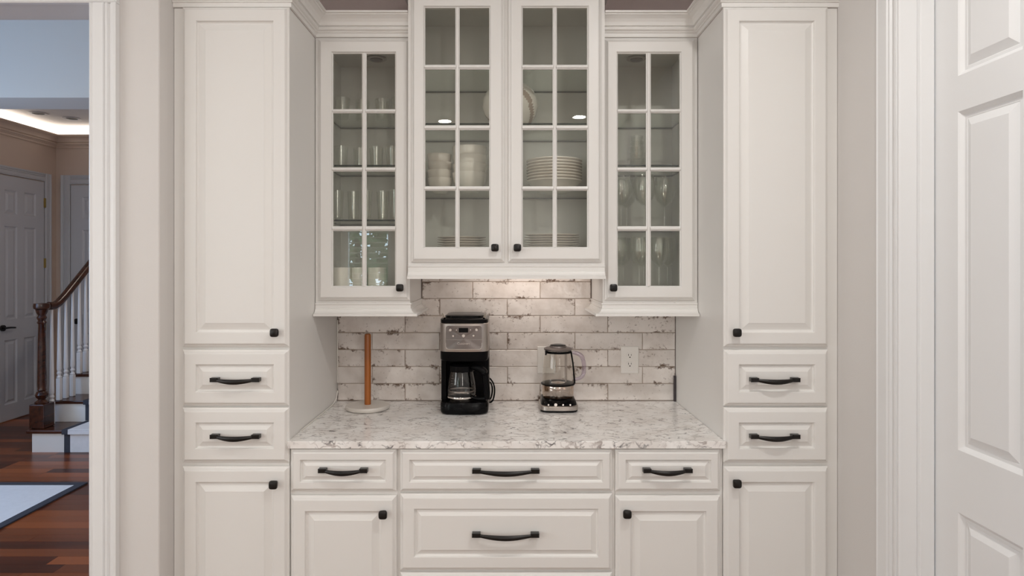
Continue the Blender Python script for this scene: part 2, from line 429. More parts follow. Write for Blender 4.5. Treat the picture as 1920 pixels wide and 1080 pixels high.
def window(name, x0, x1, z0, z1, y, mull=1, blinds=True):
    w = struct(MB().loft([rring(x0, x1, z0, z1, y), rring(x0, x1, z0, z1, y + 0.08), rring(x0 + 0.05, x1 - 0.05, z0 + 0.05, z1 - 0.05, y + 0.08),
                          rring(x0 + 0.05, x1 - 0.05, z0 + 0.05, z1 - 0.05, y), rring(x0, x1, z0, z1, y)], False).build(name, TRIM))
    MB().box(x0 + 0.05, x1 - 0.05, y + 0.02, y + 0.026, z0 + 0.05, z1 - 0.05).build('glass_pane', WINDG, w)
    for k in range(mull):
        xm = x0 + (x1 - x0) * (k + 1) / (mull + 1)
        MB().box(xm - 0.015, xm + 0.015, y + 0.015, y + 0.045, z0 + 0.05, z1 - 0.05).build('mullion', TRIM, w)
    if blinds:
        z = z0 + 0.09; b = MB()
        while z < z1 - 0.06:
            b.add([(x0 + 0.06, y + 0.05, z - 0.010), (x1 - 0.06, y + 0.05, z - 0.010), (x1 - 0.06, y + 0.095, z + 0.004), (x0 + 0.06, y + 0.095, z + 0.004),
                   (x0 + 0.06, y + 0.05, z - 0.007), (x1 - 0.06, y + 0.05, z - 0.007), (x1 - 0.06, y + 0.095, z + 0.007), (x0 + 0.06, y + 0.095, z + 0.007)],
                  [(0, 1, 2, 3), (4, 7, 6, 5), (0, 4, 5, 1), (1, 5, 6, 2), (2, 6, 7, 3), (3, 7, 4, 0)])
            z += 0.075
        b.build('blind_slats', BLIND, w)['kind'] = 'stuff'
window('window_1', *W1, -4.28, 0)
w3 = MB(); w3.loft([[(-5.159 + o, yy, zz) for yy, zz in ((-2.7 + i, 1.1 + i), (0.9 - i, 1.1 + i), (0.9 - i, 2.4 - i), (-2.7 + i, 2.4 - i))] for o, i in ((0, 0), (0.03, 0), (0.03, 0.07), (0, 0.07))], False)
for k in range(1, 4): w3.box(-5.158, -5.135, -2.7 + 0.9 * k - 0.02, -2.7 + 0.9 * k + 0.02, 1.17, 2.33)
struct(w3.build('window_3', TRIM))
w4 = MB(); w4.loft([[(1.1605 - o, yy, zz) for yy, zz in ((-3.7 + i, 1.1 + i), (-2.4 - i, 1.1 + i), (-2.4 - i, 2.4 - i), (-3.7 + i, 2.4 - i))] for o, i in ((0, 0), (0.03, 0), (0.03, 0.05), (0, 0.05))], False)
w4.box(1.135, 1.158, -3.07, -3.03, 1.15, 2.35)
struct(w4.build('added_window', TRIM))  # invented window frame around the added right side fill
window('window_2', -4.95, -2.95, 0.3, 2.4, -4.278, 1, False)

# ---- mouldings, casings
def casing_prof(w, t=0.019):
    # across the width u, protruding v: fluted flat casing
    return [(0, 0), (0, t * .8), (0.004, t), (0.010, t * .78), (0.014, t), (w * .52, t), (w * .56, t * .68), (w * .60, t * .95), (w * .66, t * .95),
            (w * .70, t * .62), (w * .75, t * .62), (w * .80, t * .95), (w * .93, t * 1.15), (w, t * 1.1), (w, 0)]
t1 = MB(); cw = 0.092; x_op = -1.391
t1.prism(casing_prof(cw), lambda u, v, t: (x_op + u, 2.1075 - v, t), 0.0, 2.42)
struct(t1.build('trim_1', TRIM))
t1 = MB(); t1.prism(casing_prof(cw), lambda u, v, t: (t, 2.1075 - v, 2.421 + u), -4.9, x_op + cw)
struct(t1.build('trim_2', TRIM))
struct(MB().box(-1.391, -1.3852, 2.108, 2.25, 0, 2.42).build('trim_3', TRIM))     # jamb lining

def crown_prof(z0, h, p, base=0.0):
    a = [(0, 0), (.12, 0), (.12, .17), (.20, .19), (.22, .24), (.31, .27), (.37, .32), (.37, .38), (.32, .42), (.30, .44), (.42, .465), (.42, .50), (.46, .62), (.58, .74), (.76, .83), (.86, .86), (.86, .90), (1, .92), (1, 1), (0, 1)]
    return [(base + u * p, z0 + v * h) for u, v in a]

# right wall door casing + jamb
CXF = XR - 0.02
t1 = MB(); t1.prism(casing_prof(0.105, 0.02), lambda u, v, t: (XR - 0.0005 - v, 1.940 - u, t), 0, 2.45)
struct(t1.build('trim_4', TRIM))
t1 = MB(); t1.box(1.1415, 1.195, 1.826, 1.8345, 0, 2.4495); t1.box(1.195, 1.236, 1.812, 1.8345, 0, 2.4495); t1.box(1.236, 1.30, 1.826, 1.8345, 0, 2.4495)
struct(t1.build('trim_5', TRIM, bevel=0.002))

# ---- six-panel door builder in (u along, z) with a mapper to world
def six_panel(name, mat, fn0, w, rows, cols, h, thick=0.035, parent=None, org=None):
    fn = fn0
    """fn(u, v, z): v = outwards from face. rows [(z0,z1)], cols [(u0,u1)]"""
    m = MB()
    us = sorted({0, w, *[c for p in cols for c in p]}); zs = sorted({0.01, h, *[c for p in rows for c in p]})
    holes = {(a, c) for a, b in cols for c, d in rows}
    for i in range(len(us) - 1):
        for j in range(len(zs) - 1):
            if (us[i], zs[j]) in holes: continue
            m.add([fn(us[i], 0, zs[j]), fn(us[i + 1], 0, zs[j]), fn(us[i + 1], 0, zs[j + 1]), fn(us[i], 0, zs[j + 1])], [(0, 1, 2, 3)])
    # edges and back
    o = [(0, 0.01), (w, 0.01), (w, h), (0, h)]
    m.loft([[fn(u, 0, z) for u, z in o], [fn(u, -thick, z) for u, z in o]], False)
    m.add([fn(u, -thick, z) for u, z in o], [(0, 1, 2, 3)])
    door = m.build(name, mat, parent, org=org)
    for (a, b) in cols:
        for (c, d) in rows:
            q = MB()
            def rg(i, dep): return [fn(u, dep, z) for u, z in ((a + i, c + i), (b - i, c + i), (b - i, d - i), (a + i, d - i))]
            q.loft([rg(0, 0), rg(0.004, -0.003), rg(0.012, -0.011), rg(0.020, -0.011), rg(0.022, -0.012), rg(0.045, -0.002)], False)
            q.add(rg(0.045, -0.002), [(0, 1, 2, 3)])
            q.build('panel', mat, door)
    return door
dr = six_panel('door_1', TRIM, lambda u, v, z: (1.24 - v, 1.822 - u, z), 0.88,
               [(0.25, 0.869), (1.04, 1.968), (2.066, 2.30)], [(0.098, 0.315), (0.415, 0.632)], 2.44)
struct(dr)
# ---- hall
HX = -4.93; HY = 6.87
struct(MB().box(-5.3, -1.3, 2.2005, 7.0, -0.1, -0.012).build('floor_hall', GROUT))
fh = bpy.data.objects['floor_hall']
struct(MB().box(HX - 0.12, HX, 2.25, 7.0, 0, 3.4).build('wall_hall_left', HALLP))
struct(MB().box(HX, -1.385, HY, HY + 0.12, 0, 3.4).build('wall_hall_far', HALLP))
struct(MB().box(-1.385, -1.3, 2.951, 6.99, 0, 3.4).build('wall_hall_right', HALLP))
struct(MB().box(-5.05, -1.3, 2.2505, 4.49, 3.34, 3.42).build('ceiling_hall', CEILP))
struct(MB().box(HX, -1.385, 4.49, 4.83, 2.74, 3.339).build('wall_header', SOFF, bevel=0.003))
struct(MB().box(HX, -1.385, 4.8305, HY, 3.06, 3.14).build('ceiling_tray', CEILP))
struct(MB().sweep([(-4.929, 4.489), (-1.386, 4.489)], crown_prof(3.295, 0.044, 0.03)).build('trim_6', TRIM))
struct(MB().sweep([(-4.9295, 4.835), (-4.9295, HY - .0005), (-1.386, HY - .0005)][::1],
                  [(o, z) for o, z in crown_prof(2.817, 0.132, 0.095)]).build('trim_7', HALLP))
cv = MB(); cv.box(HX + 0.001, HX + 0.012, 4.835, HY - 0.013, 2.952, 3.058); cv.box(HX + 0.001, -1.39, HY - 0.012, HY - 0.001, 2.952, 3.058)
tag(cv.build('cove_light', COVE), 'glowing warm light strip in the cove above the hall crown moulding', 'light')
# hall left door with casing
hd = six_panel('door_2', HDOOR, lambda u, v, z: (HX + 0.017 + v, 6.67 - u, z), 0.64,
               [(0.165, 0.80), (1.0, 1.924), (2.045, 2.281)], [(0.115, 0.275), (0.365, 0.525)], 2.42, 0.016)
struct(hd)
for z in (2.2, 1.56, 0.90, 0.25):
    MB().box(HX + 0.0175, HX + 0.026, 6.665, 6.688, z - 0.05, z + 0.05).build('hinge', BRASS, hd)
hl = MB(); hl.tube([(HX + 0.0175, 6.115, 0.925), (HX + 0.035, 6.115, 0.925)], 0.03, 14).tube([(HX + 0.035, 6.115, 0.925), (HX + 0.055, 6.115, 0.925)], 0.011, 8)
hl.tube([(HX + 0.055, 6.10, 0.925), (HX + 0.058, 6.17, 0.925), (HX + 0.055, 6.235, 0.918)], [0.010, 0.009, 0.008], 8)
hl.build('door_handle', BRONZE, hd, True)
def frame_trim(name, fn, u0, u1, zt, w, t, mat):
    m = MB(); P = casing_prof(w, t)
    m.prism(P, lambda u, v, z: fn(u1 + u, v, z), 0, zt + w); m.prism(P, lambda u, v, z: fn(u0 - u, v, z), 0, zt + w)
    m.prism(P, lambda u, v, z: fn(z, v, zt + u), u0, u1)
    return struct(m.build(name, mat))
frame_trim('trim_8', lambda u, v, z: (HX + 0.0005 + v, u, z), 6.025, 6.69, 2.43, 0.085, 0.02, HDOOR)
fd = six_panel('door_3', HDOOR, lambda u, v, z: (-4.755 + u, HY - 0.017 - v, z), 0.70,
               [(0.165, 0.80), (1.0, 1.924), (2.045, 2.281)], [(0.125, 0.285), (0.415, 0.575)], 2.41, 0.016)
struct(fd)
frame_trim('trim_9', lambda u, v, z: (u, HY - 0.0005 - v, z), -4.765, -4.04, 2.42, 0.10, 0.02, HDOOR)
hl = MB(); hl.tube([(-4.685, HY - 0.0175, 0.925), (-4.685, HY - 0.035, 0.925)], 0.03, 14).tube([(-4.685, HY - 0.035, 0.925), (-4.685, HY - 0.055, 0.925)], 0.011)
hl.tube([(-4.70, HY - 0.055, 0.925), (-4.62, HY - 0.058, 0.92)], [0.010, 0.008], 8)
hl.build('door_handle', BRONZE, fd, True)
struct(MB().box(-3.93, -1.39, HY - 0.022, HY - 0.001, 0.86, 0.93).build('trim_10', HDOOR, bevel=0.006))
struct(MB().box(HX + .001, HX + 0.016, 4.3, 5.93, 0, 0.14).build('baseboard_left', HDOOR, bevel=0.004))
# hall floor planks
pw, pg = 0.089, 0.0012
plens = [0.9, 1.15, 1.4, 1.7]
pm = {}
y = 2.26; row = 0
while y < 6.86:
    x = -4.925; L_ = random.choice([0.35, 0.6, 0.85, 1.1])
    while x < -1.395:
        if -1.392 - (x + L_) < 0.3: L_ = -1.392 - x
        L_ = round(L_, 3)
        if y + pw > 6.865: break
        if L_ in pm:
            o = pm[L_].copy(); COL.objects.link(o); o.parent = fh
        else:
            o = MB().box(0, L_ - pg, 0, pw - pg, -0.012, 0.0).build('plank', PLANKM, fh); pm[L_] = o
        o.location = (x, y, 0)
        x += L_; L_ = random.choice(plens)
    y += pw
# recessed lights in the tray ceiling
def ceiling_can(x, y, z, r, label, lens, group):
    t = thing('recessed_light', (x, y, z), label, 'light', group)
    MB().lathe([(r * .72, z - 0.001), (r * .72, z - 0.006), (r, z - 0.008), (r * 1.12, z - 0.004), (r * 1.12, z - 0.001)], (x, y), 28, False).build('trim_ring', TRIM if lens == LENS else HDOOR, t, True)
    MB().lathe([(r * .71, z - 0.002), (r * .5, z - 0.0035)], (x, y), 24).build('lens', lens, t)
ceiling_can(-4.68, 6.28, 3.06, 0.075, 'unlit round ceiling light nearer the cove corner, left one in hall', SLOTM, 'hall ceiling lights')
ceiling_can(-4.50, 6.50, 3.06, 0.075, 'unlit round ceiling light in hall, right one beside the doorway casing', SLOTM, 'hall ceiling lights')
for i, (x, y) in enumerate(CANS):
    nm = ['front left', 'front right', 'near left', 'near right', 'side near', 'side far', 'far side', 'rear corner'][i]
    t = thing('recessed_light', (x, y, CEIL), 'lit round %s kitchen ceiling light behind the camera' % nm, 'light', 'kitchen ceiling lights')
    MB().lathe([(0.062, CEIL - 0.001), (0.062, CEIL - 0.010), (0.085, CEIL - 0.008), (0.09, CEIL - 0.001)], (x, y), 28, False).build('trim_ring', TRIM, t, True)

# ---- rug
rx0, rx1, ry0, ry1 = -4.6, -2.955, 2.45, 4.43
t = thing('area_rug', (-3.78, 3.5, 0), 'pale rug with dark border on the cherry wood hall floor', 'rug')
MB().box(rx0 + .055, rx1 - .055, ry0 + .055, ry1 - .055, 0.0005, 0.009).build('field', RUGW, t)
MB().loft([[(a, b, z) for a, b in ((rx0 + d, ry0 + d), (rx1 - d, ry0 + d), (rx1 - d, ry1 - d), (rx0 + d, ry1 - d))] for d, z in ((0.056, 0.0005), (0, 0.0005), (0, 0.010), (0.056, 0.010))], False).build('border', RUGB, t)

# ---- staircase
SX0, SY0, RISE, RUN = -3.905, 5.168, 0.186, 0.26
st = thing('staircase', (-3.4, SY0, 0), 'straight staircase with dark wood treads and white risers in hall', 'staircase')
SX1 = -2.9
for k in range(6):
    y0 = SY0 + k * RUN; z0 = k * RISE
    MB().box(SX0, SX1, y0, HY - 0.03 if k == 0 else HY - 0.03, z0 + (0.0 if k == 0 else 0.001), z0 + RISE - 0.028).build('riser', TRIM, st)
    MB().box(SX0 - 0.03, SX1, y0 - 0.028, y0 + RUN + 0.005 if k < 5 else HY - 0.03, z0 + RISE - 0.027, z0 + RISE).build('tread', TREADW, st, bevel=0.006)
ru = MB(); rb = MB()
for k in range(6):
    y0 = SY0 + k * RUN; z0 = k * RISE; zt = z0 + RISE
    for (m, a, b, e) in ((ru, -3.585, -3.1, 0.012), (rb, -3.635, -3.586, 0.009)):
        m.box(a, b, y0 - 0.03 - e, y0 + RUN - 0.001, zt + 0.0005, zt + e)
        m.box(a, b, y0 - 0.03 - e, y0 - 0.029, zt - 0.03, zt + 0.0006)
        m.box(a, b, y0 - e, y0 - 0.001, z0 + (0.013 if k else 0.001), zt - 0.028)
sr = thing('stair_runner', (-3.4, SY0, 0), 'pale grey carpet runner with dark border running up the stairs', 'carpet')
ru.build('carpet', RUGW, sr, bevel=0.004); rb.build('border', RUGB, sr)
# newel
rt = thing('stair_railing', (-3.885, 5.25, RISE), 'stair railing with dark wood newel, wood handrail and white turned balusters', 'railing')
nx, ny, nz = -3.885, 5.25, RISE
np_ = MB().box(nx - .062, nx + .062, ny - .062, ny + .062, nz + .001, nz + .20).build('newel_post', RAILW, rt, bevel=0.006)
MB().lathe([(.050, nz + .20), (.052, nz + .212), (.034, nz + .225), (.026, nz + .235), (.042, nz + .252), (.048, nz + .272), (.038, nz + .295), (.026, nz + .305), (.033, nz + .312),
            (.030, nz + .32), (.033, nz + .36), (.029, nz + .70), (.025, nz + .86), (.036, nz + .875), (.026, nz + .89), (.037, nz + .915), (.028, nz + .935), (.040, nz + .96), (.046, nz + .985)], (nx, ny), 20).build('shaft', RAILW, np_, True)
MB().lathe([(.048, nz + .986), (.058, nz + .992), (.061, nz + 1.012), (.057, nz + 1.035), (.0, nz + 1.04)], (nx, ny), 20).build('cap', RAILW, np_, True)
# rail
rail_pts = [(nx + .0, ny + .075, 1.195), (nx + .008, 5.38, 1.192), (nx + .012, 5.43, 1.215), (nx + .015, 5.50, 1.268), (nx + .015, 5.82, 1.535), (nx + .015, 6.70, 2.27)]
def railz(y):
    for a, b in zip(rail_pts, rail_pts[1:]):
        if a[1] <= y <= b[1]: return a[2] + (b[2] - a[2]) * (y - a[1]) / (b[1] - a[1])
    return rail_pts[0][2]
m = MB(); m.tube(rail_pts, 0.034, 12, sx=0.95, sz=1.0)
m.build('handrail', RAILW, rt, True)
by = [5.345, 5.432, 5.515, 5.60, 5.69, 5.775, 5.862, 5.948, 6.035, 6.12]
words_ = ['first', 'second', 'third', 'fourth', 'fifth', 'sixth', 'seventh', 'eighth', 'ninth', 'tenth']
for i, y in enumerate(by):
    k = min(5, int((y + 0.0 - SY0) / RUN)); z = (k + 1) * RISE; zt = railz(y) - 0.034; bx = nx + .015
    h = zt - z
    bo = MB().box(bx - .017, bx + .017, y - .017, y + .017, z + .001, z + .19).build('baluster', TRIM, rt, bevel=0.003)
    MB().lathe([(.016, z + .19), (.020, z + .20), (.011, z + .215), (.019, z + .235), (.012, z + .25), (.018, z + .27), (.016, z + .36), (.009, zt + .0)], (bx, y), 10).build('spindle', TRIM, bo, True)

# ================================================================== CABINETS
DOORP = [(0, 0), (0, 0.006), (0.002, 0.009), (0.006, 0.011), (0.012, 0.019), (0.0145, 0.020), (0.0505, 0.020), (0.0525, 0.0185), (0.0535, 0.013), (0.058, 0.0105), (0.061, 0.0105), (0.083, 0.0175), (0.084, 0.0185)]
DRAWP = [(0, 0), (0, 0.006), (0.002, 0.009), (0.006, 0.011), (0.012, 0.019), (0.0145, 0.020), (0.0495, 0.020), (0.0515, 0.0185), (0.0525, 0.013), (0.0555, 0.0105), (0.058, 0.0105), (0.074, 0.0175), (0.075, 0.0185)]
DRAWS = [(0, 0), (0, 0.006), (0.002, 0.009), (0.006, 0.011), (0.011, 0.019), (0.013, 0.020), (0.034, 0.020), (0.0355, 0.0185), (0.0365, 0.013), (0.039, 0.0105), (0.041, 0.0105), (0.054, 0.0175), (0.055, 0.0185)]
def raised(name, parent, x0, x1, z0, z1, yb=2.199, prof=DOORP):
    m = MB(); rg = panel_rings(x0, x1, z0, z1, yb, prof)
    m.loft(rg, True)
    return m.build(name, CAB, parent)
def knob(parent, x, z, yf):
    m = MB()
    m.loft([rrp for rrp in [[(x + a * s, yf - d, z + b * s) for a, b in sq] for d, s, sq in
            [(0.0, 0.55, KSQ), (0.003, 0.50, KSQ), (0.004, 0.38, KSQ), (0.012, 0.36, KSQ), (0.015, 0.75, KSQ), (0.018, 0.98, KSQ), (0.022, 1.0, KSQ), (0.0255, 0.92, KSQ), (0.028, 0.62, KSQ)]]], True)
    return m.build('knob', BRONZE, parent, True)
KSQ = [(0.0148 * math.copysign(abs(math.cos(a)) ** 0.5, math.cos(a)), 0.0148 * math.copysign(abs(math.sin(a)) ** 0.5, math.sin(a))) for a in [2 * math.pi * (i + .5) / 20 for i in range(20)]]
def pull(parent, xc, z, yf, w=0.170):
    m = MB(); hw = w / 2; f = 0.028 if w < .2 else 0.030
    for s in (-1, 1):
        a, b = xc + s * hw, xc + s * (hw - f)
        m.loft([[(p, yf - d, z + q) for p, q in ((min(a, b) + e, -.0075 + e), (max(a, b) - e, -.0075 + e), (max(a, b) - e, .0075 - e), (min(a, b) + e, .0075 - e))] for d, e in ((0, .002), (.004, .0005), (.018, .001), (.023, .0), (.026, .002))], True)
    n = 14; pts = []; rr = []
    for i in range(n + 1):
        t = i / n; x = xc - hw + f * .7 + (w - 1.4 * f) * t; s = math.sin(math.pi * t)
        pts.append((x, yf - 0.020 - 0.012 * s, z - 0.001 - 0.0045 * s)); rr.append(0.0050 + 0.0040 * s)
    m.tube(pts, rr, 10, sx=0.85)
    return m.build('handle', BRONZE, parent, True)

def tall_cabinet(side, label):
    s = -1 if side == 'l' else 1
    xa, xb = (XL + .001, -0.7595) if s < 0 else (0.7595, XR - .001)
    t = thing('tall_cabinet', ((xa + xb) / 2, 2.5, 0), label, 'cabinet', 'tall pantry cabinets')
    m = MB(); m.box(xa, xb, YT, YB - 0.002, 0.10, 2.447); m.box(xa, xb, YT + .06, YB - 0.002, 0.001, 0.0995)
    m.build('body', CAB, t, bevel=0.0015)
    y = 2.19
    if s < 0: dx = (PX(342, y), PX(542.5, y))
    else: dx = (PX(1356.5, y), PX(1552.5, y))
    zt = [(PZ(650.5, y), PZ(13.2, y)), (PZ(761, y), PZ(655.5, y)), (PZ(867, y), PZ(764, y)), (0.13, PZ(874.5, y))]
    d = raised('door', t, *dx, *zt[0]); kx = PX(515.5, 2.165) if s < 0 else PX(1381, 2.165); knob(d, kx, PZ(623.5, 2.165), 2.1785)
    hx = PX(437.5, 2.15) if s < 0 else PX(1456.5, 2.15)
    for i, (rz, py) in enumerate(((zt[1], 712.5), (zt[2], 819))):
        d = raised('drawer', t, *dx, *rz, prof=DRAWP); pull(d, hx, PZ(py, 2.16), 2.1805)
    d = raised('door', t, *dx, *zt[3]); knob(d, PX(513.5, 2.165) if s < 0 else kx, PZ(908 if s < 0 else 906, 2.165), 2.1785)
    return t
tall_cabinet('l', 'tall cream pantry cabinet left of counter, knobs on its right')
tall_cabinet('r', 'tall cream pantry cabinet right of counter, knobs on its left')

def base_cabinet(xa, xb, label):
    t = thing('base_cabinet', ((xa + xb) / 2, 2.5, 0), label, 'cabinet', 'base cabinets under the counter')
    m = MB(); m.box(xa, xb, YT, YB - 0.002, 0.10, 0.909); m.box(xa, xb, YT + .07, YB - .002, 0.001, 0.0995)
    m.build('body', CAB, t, bevel=0.001)
    return t
y = 2.19
zd = (PZ(921, y), PZ(842, y)); zdo = (0.13, PZ(929, y))
t = base_cabinet(-0.757, -0.3805, 'narrow base cabinet at left of counter, drawer over single door')
d = raised('drawer', t, PX(545.5, y), PX(743.5, y), *zd, prof=DRAWS); pull(d, PX(642.5, 2.16), PZ(883, 2.16), 2.1805)
d = raised('door', t, PX(545.5, y), PX(743.5, y), *zdo); knob(d, PX(718.5, 2.165), PZ(964, 2.165), 2.1785)
t = base_cabinet(-0.380, 0.380, 'wide middle base cabinet with stacked full-width drawers under counter')
d = raised('drawer', t, PX(750, y), PX(1148, y), *zd, prof=DRAWS); pull(d, PX(948.5, 2.16), PZ(884, 2.16), 2.1805, 0.232)
d = raised('drawer', t, PX(750, y), PX(1148, y), PZ(1069, y), PZ(925, y), prof=DRAWP); pull(d, PX(948, 2.16), PZ(1004, 2.16), 2.1805, 0.232)
d = raised('drawer', t, PX(750, y), PX(1148, y), 0.13, PZ(1073, y), prof=DRAWP); pull(d, PX(948, 2.16), 0.30, 2.1805, 0.232)
t = base_cabinet(0.3805, 0.757, 'narrow base cabinet at right of counter, drawer over single door')
d = raised('drawer', t, PX(1153.5, y), PX(1350.5, y), *zd, prof=DRAWS); pull(d, PX(1252.5, 2.16), PZ(883, 2.16), 2.1805)
d = raised('door', t, PX(1153.5, y), PX(1350.5, y), *zdo); knob(d, PX(1175.5, 2.165), PZ(963, 2.165), 2.1785)

# countertop
CT = 0.935
m = MB().box(-0.7585, 0.7585, 2.176, YB - 0.001, 0.9095, CT)
m.box(-0.7615, -0.7585, 2.176, 2.1985, 0.9095, CT); m.box(0.7585, 0.7615, 2.176, 2.1985, 0.9095, CT)
tag(m.build('countertop', STONE, org=(0, 2.5, 0.91), bevel=0.003), 'speckled white and grey quartz countertop between the tall cabinets', 'countertop')

# crown mouldings
for s, lab in ((-1, 'cream stepped crown moulding along top of the left cabinets'), (1, 'cream stepped crown moulding along top of the right cabinets')):
    p = [(XL + .001, YT), (-0.759, YT), (-0.759, 2.4895), (-0.3825, 2.4895)]
    if s > 0: p = [(-a, b) for a, b in p][::-1]
    tag(MB().sweep([(a, b - 0.0005) for a, b in p] if True else p, crown_prof(2.4475, 0.084, 0.062)).build('crown_moulding', CAB, org=(s * 0.96, 2.2, 2.4475)), lab, 'moulding')

# glass wall cabinets
def glass_door(parent, x0, x1, z0, z1, yb, ox, oz, kn):
    """ox: list of opening x ranges, oz: list of opening z ranges (world), yb = back plane"""
    OX0, OX1, OZ0, OZ1 = ox[0][0], ox[-1][1], oz[0][0], oz[-1][1]
    def rg(t, h, o=0.0):
        # t 0 = outer rect; t 1 = opening rect
        return rring(x0 + (OX0 - x0) * t + o, x1 + (OX1 - x1) * t - o, z0 + (OZ0 - z0) * t + o, z1 + (OZ1 - z1) * t - o, yb - h)
    m = MB()
    m.loft([rg(0, 0), rg(0, .006), rg(0, .009, .002), rg(0, .011, .006), rg(0, .019, .012), rg(0, .020, .0145), rg(1, .020, -.007), rg(1, .0185, -.005),
            rg(1, .0145, -.004), rg(1, .012, -.0005), rg(1, .002, -.0005), rg(1, 0, .0), rg(0, 0)], False)
    d = m.build('door', CAB, parent)
    P = lambda w: [(-w, .004), (-w, .011), (-w * .55, .013), (-w * .45, .0175), (0, .0185), (w * .45, .0175), (w * .55, .013), (w, .011), (w, .004)]
    for (a, b), (a2, b2) in zip(ox, ox[1:]):
        xm = (b + a2) / 2; w = (a2 - b) / 2
        MB().prism(P(w), lambda u, v, t: (xm + u, yb - v, t), OZ0 - .001, OZ1 + .001).build('muntin', CAB, d)
    for (a, b), (a2, b2) in zip(oz, oz[1:]):
        zm = (b + a2) / 2; w = (a2 - b) / 2
        for i, (c, e) in enumerate(ox):
            MB().prism(P(w), lambda u, v, t: (t, yb - v, zm + u), c - .003, e + .003).build('muntin', CAB, d)
    for (a, b) in ox:
        for (c, e) in oz:
            MB().box(a - .001, b + .001, yb - .009, yb - .006, c - .001, e + .001).build('pane', PANE, d)
    knob(d, *kn, yb - 0.0195)
    return d
def wall_cabinet(xa, xb, ya, zb, zt, label, mid=False):
    t = thing('glass_wall_cabinet', ((xa + xb) / 2, 2.65, zb), label, 'cabinet', 'glass fronted wall cabinets')
    m = MB(); w = 0.016; yb2 = YB - 0.004
    zf = zb + .022
    m.box(xa, xa + w, ya + .019, yb2, zb, zt); m.box(xb - w, xb, ya + .019, yb2, zb, zt)
    m.box(xa + w, xb - w, ya + .019, yb2 - .006, zf, zf + w); m.box(xa + w, xb - w, ya + .019, yb2 - .006, zt - w, zt); m.box(xa + w, xb - w, yb2 - .006, yb2, zb, zt)
    m.build('body', CAB, t)
    f = MB(); sw = 0.026 if not mid else 0.030
    f.loft([rring(xa + o, xb - o, z0_, z1_, yy) for o, z0_, z1_, yy in ((0, zb, zt, ya), (0, zb, zt, ya + .0185), (sw, zf + w - .002, zt - .03, ya + .0185), (sw, zf + w - .002, zt - .03, ya), (0, zb, zt, ya))], False)
    if mid: f.box(-0.014, 0.014, ya + .0003, ya + .0187, zf, zt - .02)
    f.build('face_frame', CAB, t)
    return t
def shelf(parent_x, y0, y1, z, label):
    xa, xb = parent_x
    m = MB(); h = .0062
    v = [(xa, y0, z - h), (xb, y0, z - h), (xb, y1, z - h), (xa, y1, z - h), (xa, y0, z), (xb, y0, z), (xb, y1, z), (xa, y1, z)]
    m.add(v, [(0, 3, 2, 1), (4, 5, 6, 7)], 0); m.add(v, [(0, 1, 5, 4), (1, 2, 6, 5), (2, 3, 7, 6), (3, 0, 4, 7)], 1)
    return tag(m.build('glass_shelf', [SHELFG, SHEDGE], org=((xa + xb) / 2, (y0 + y1) / 2, z - h)), label, 'shelf', 'glass cabinet shelves')

VAL = lambda zt, zb2, p: [(u * p, zt - (zt - zb2) * v) for u, v in [(0, 0), (.20, 0), (.20, .12), (.10, .17), (.10, .42), (.22, .45), (.22, .50), (.27, .58), (.38, .68), (.58, .76), (.82, .80), (1, .81), (1, 1), (0, 1)]]
yd = 2.472
SZ = [(PZ(536, yd), PZ(433, yd)), (PZ(424, yd), PZ(321, yd)), (PZ(313.5, yd), PZ(211.5, yd)), (PZ(204, yd), PZ(100, yd))]
SZB = 1.3965
# left
t = wall_cabinet(-0.757, -0.3825, 2.49, SZB, 2.447, 'glass fronted wall cabinet at left holding clear drinking glasses')
glass_door(t, PX(596.5, 2.48), PX(768.5, 2.48), PZ(563, 2.48), PZ(73.5, 2.48), 2.4895, [(PX(624, yd), PX(678, yd)), (PX(686.5, yd), PX(740, yd))], SZ, (PX(750, 2.455), PZ(539.5, 2.455)))
MB().sweep([(-0.757, 2.49), (-0.3825, 2.49), (-0.3825, YB - .006)], VAL(1.396, 1.345, .032)).build('light_valance', CAB, t)
# right
t = wall_cabinet(0.3825, 0.757, 2.49, SZB, 2.447, 'glass fronted wall cabinet at right holding stemmed wine glasses')
glass_door(t, PX(1133.5, 2.48), PX(1303, 2.48), PZ(563, 2.48), PZ(73.5, 2.48), 2.4895, [(PX(1159, yd), PX(1212, yd)), (PX(1221, yd), PX(1275, yd))], SZ, (PX(1150, 2.455), PZ(539.5, 2.455)))
MB().sweep([(0.3825, YB - .006), (0.3825, 2.49), (0.757, 2.49)], VAL(1.396, 1.345, .032)).build('light_valance', CAB, t)
# centre
yc = 2.419
CZ = [(PZ(463, yc), PZ(357, yc)), (PZ(349, yc), PZ(243, yc)), (PZ(234.5, yc), PZ(129, yc)), (PZ(120.5, yc), PZ(14, yc))]
t = wall_cabinet(-0.3815, 0.3815, 2.437, 1.5465, 2.63, 'taller middle double door glass cabinet holding white dishes', True)
glass_door(t, PX(771, 2.427), PX(946, 2.427), PZ(491.5, 2.427), 2.60, 2.4365, [(PX(797, yc), PX(853.5, yc)), (PX(861.5, yc), PX(917, yc))], CZ, (PX(928, 2.40), PZ(464.5, 2.40)))
glass_door(t, PX(953, 2.427), PX(1128, 2.427), PZ(491.5, 2.427), 2.60, 2.4365, [(PX(980.5, yc), PX(1036.5, yc)), (PX(1044.5, yc), PX(1101, yc))], CZ, (PX(970, 2.40), PZ(464.5, 2.40)))
MB().sweep([(-0.3815, 2.455), (0.3815, 2.455)], [(o + .018, z) for o, z in VAL(1.546, 1.4925, .028)]).build('light_valance', CAB, t)
MB().sweep([(-.3815, YB - .01), (-0.3815, 2.437), (0.3815, 2.437), (.3815, YB - .01)], crown_prof(2.6305, .084, .062)).build('crown', CAB, t)

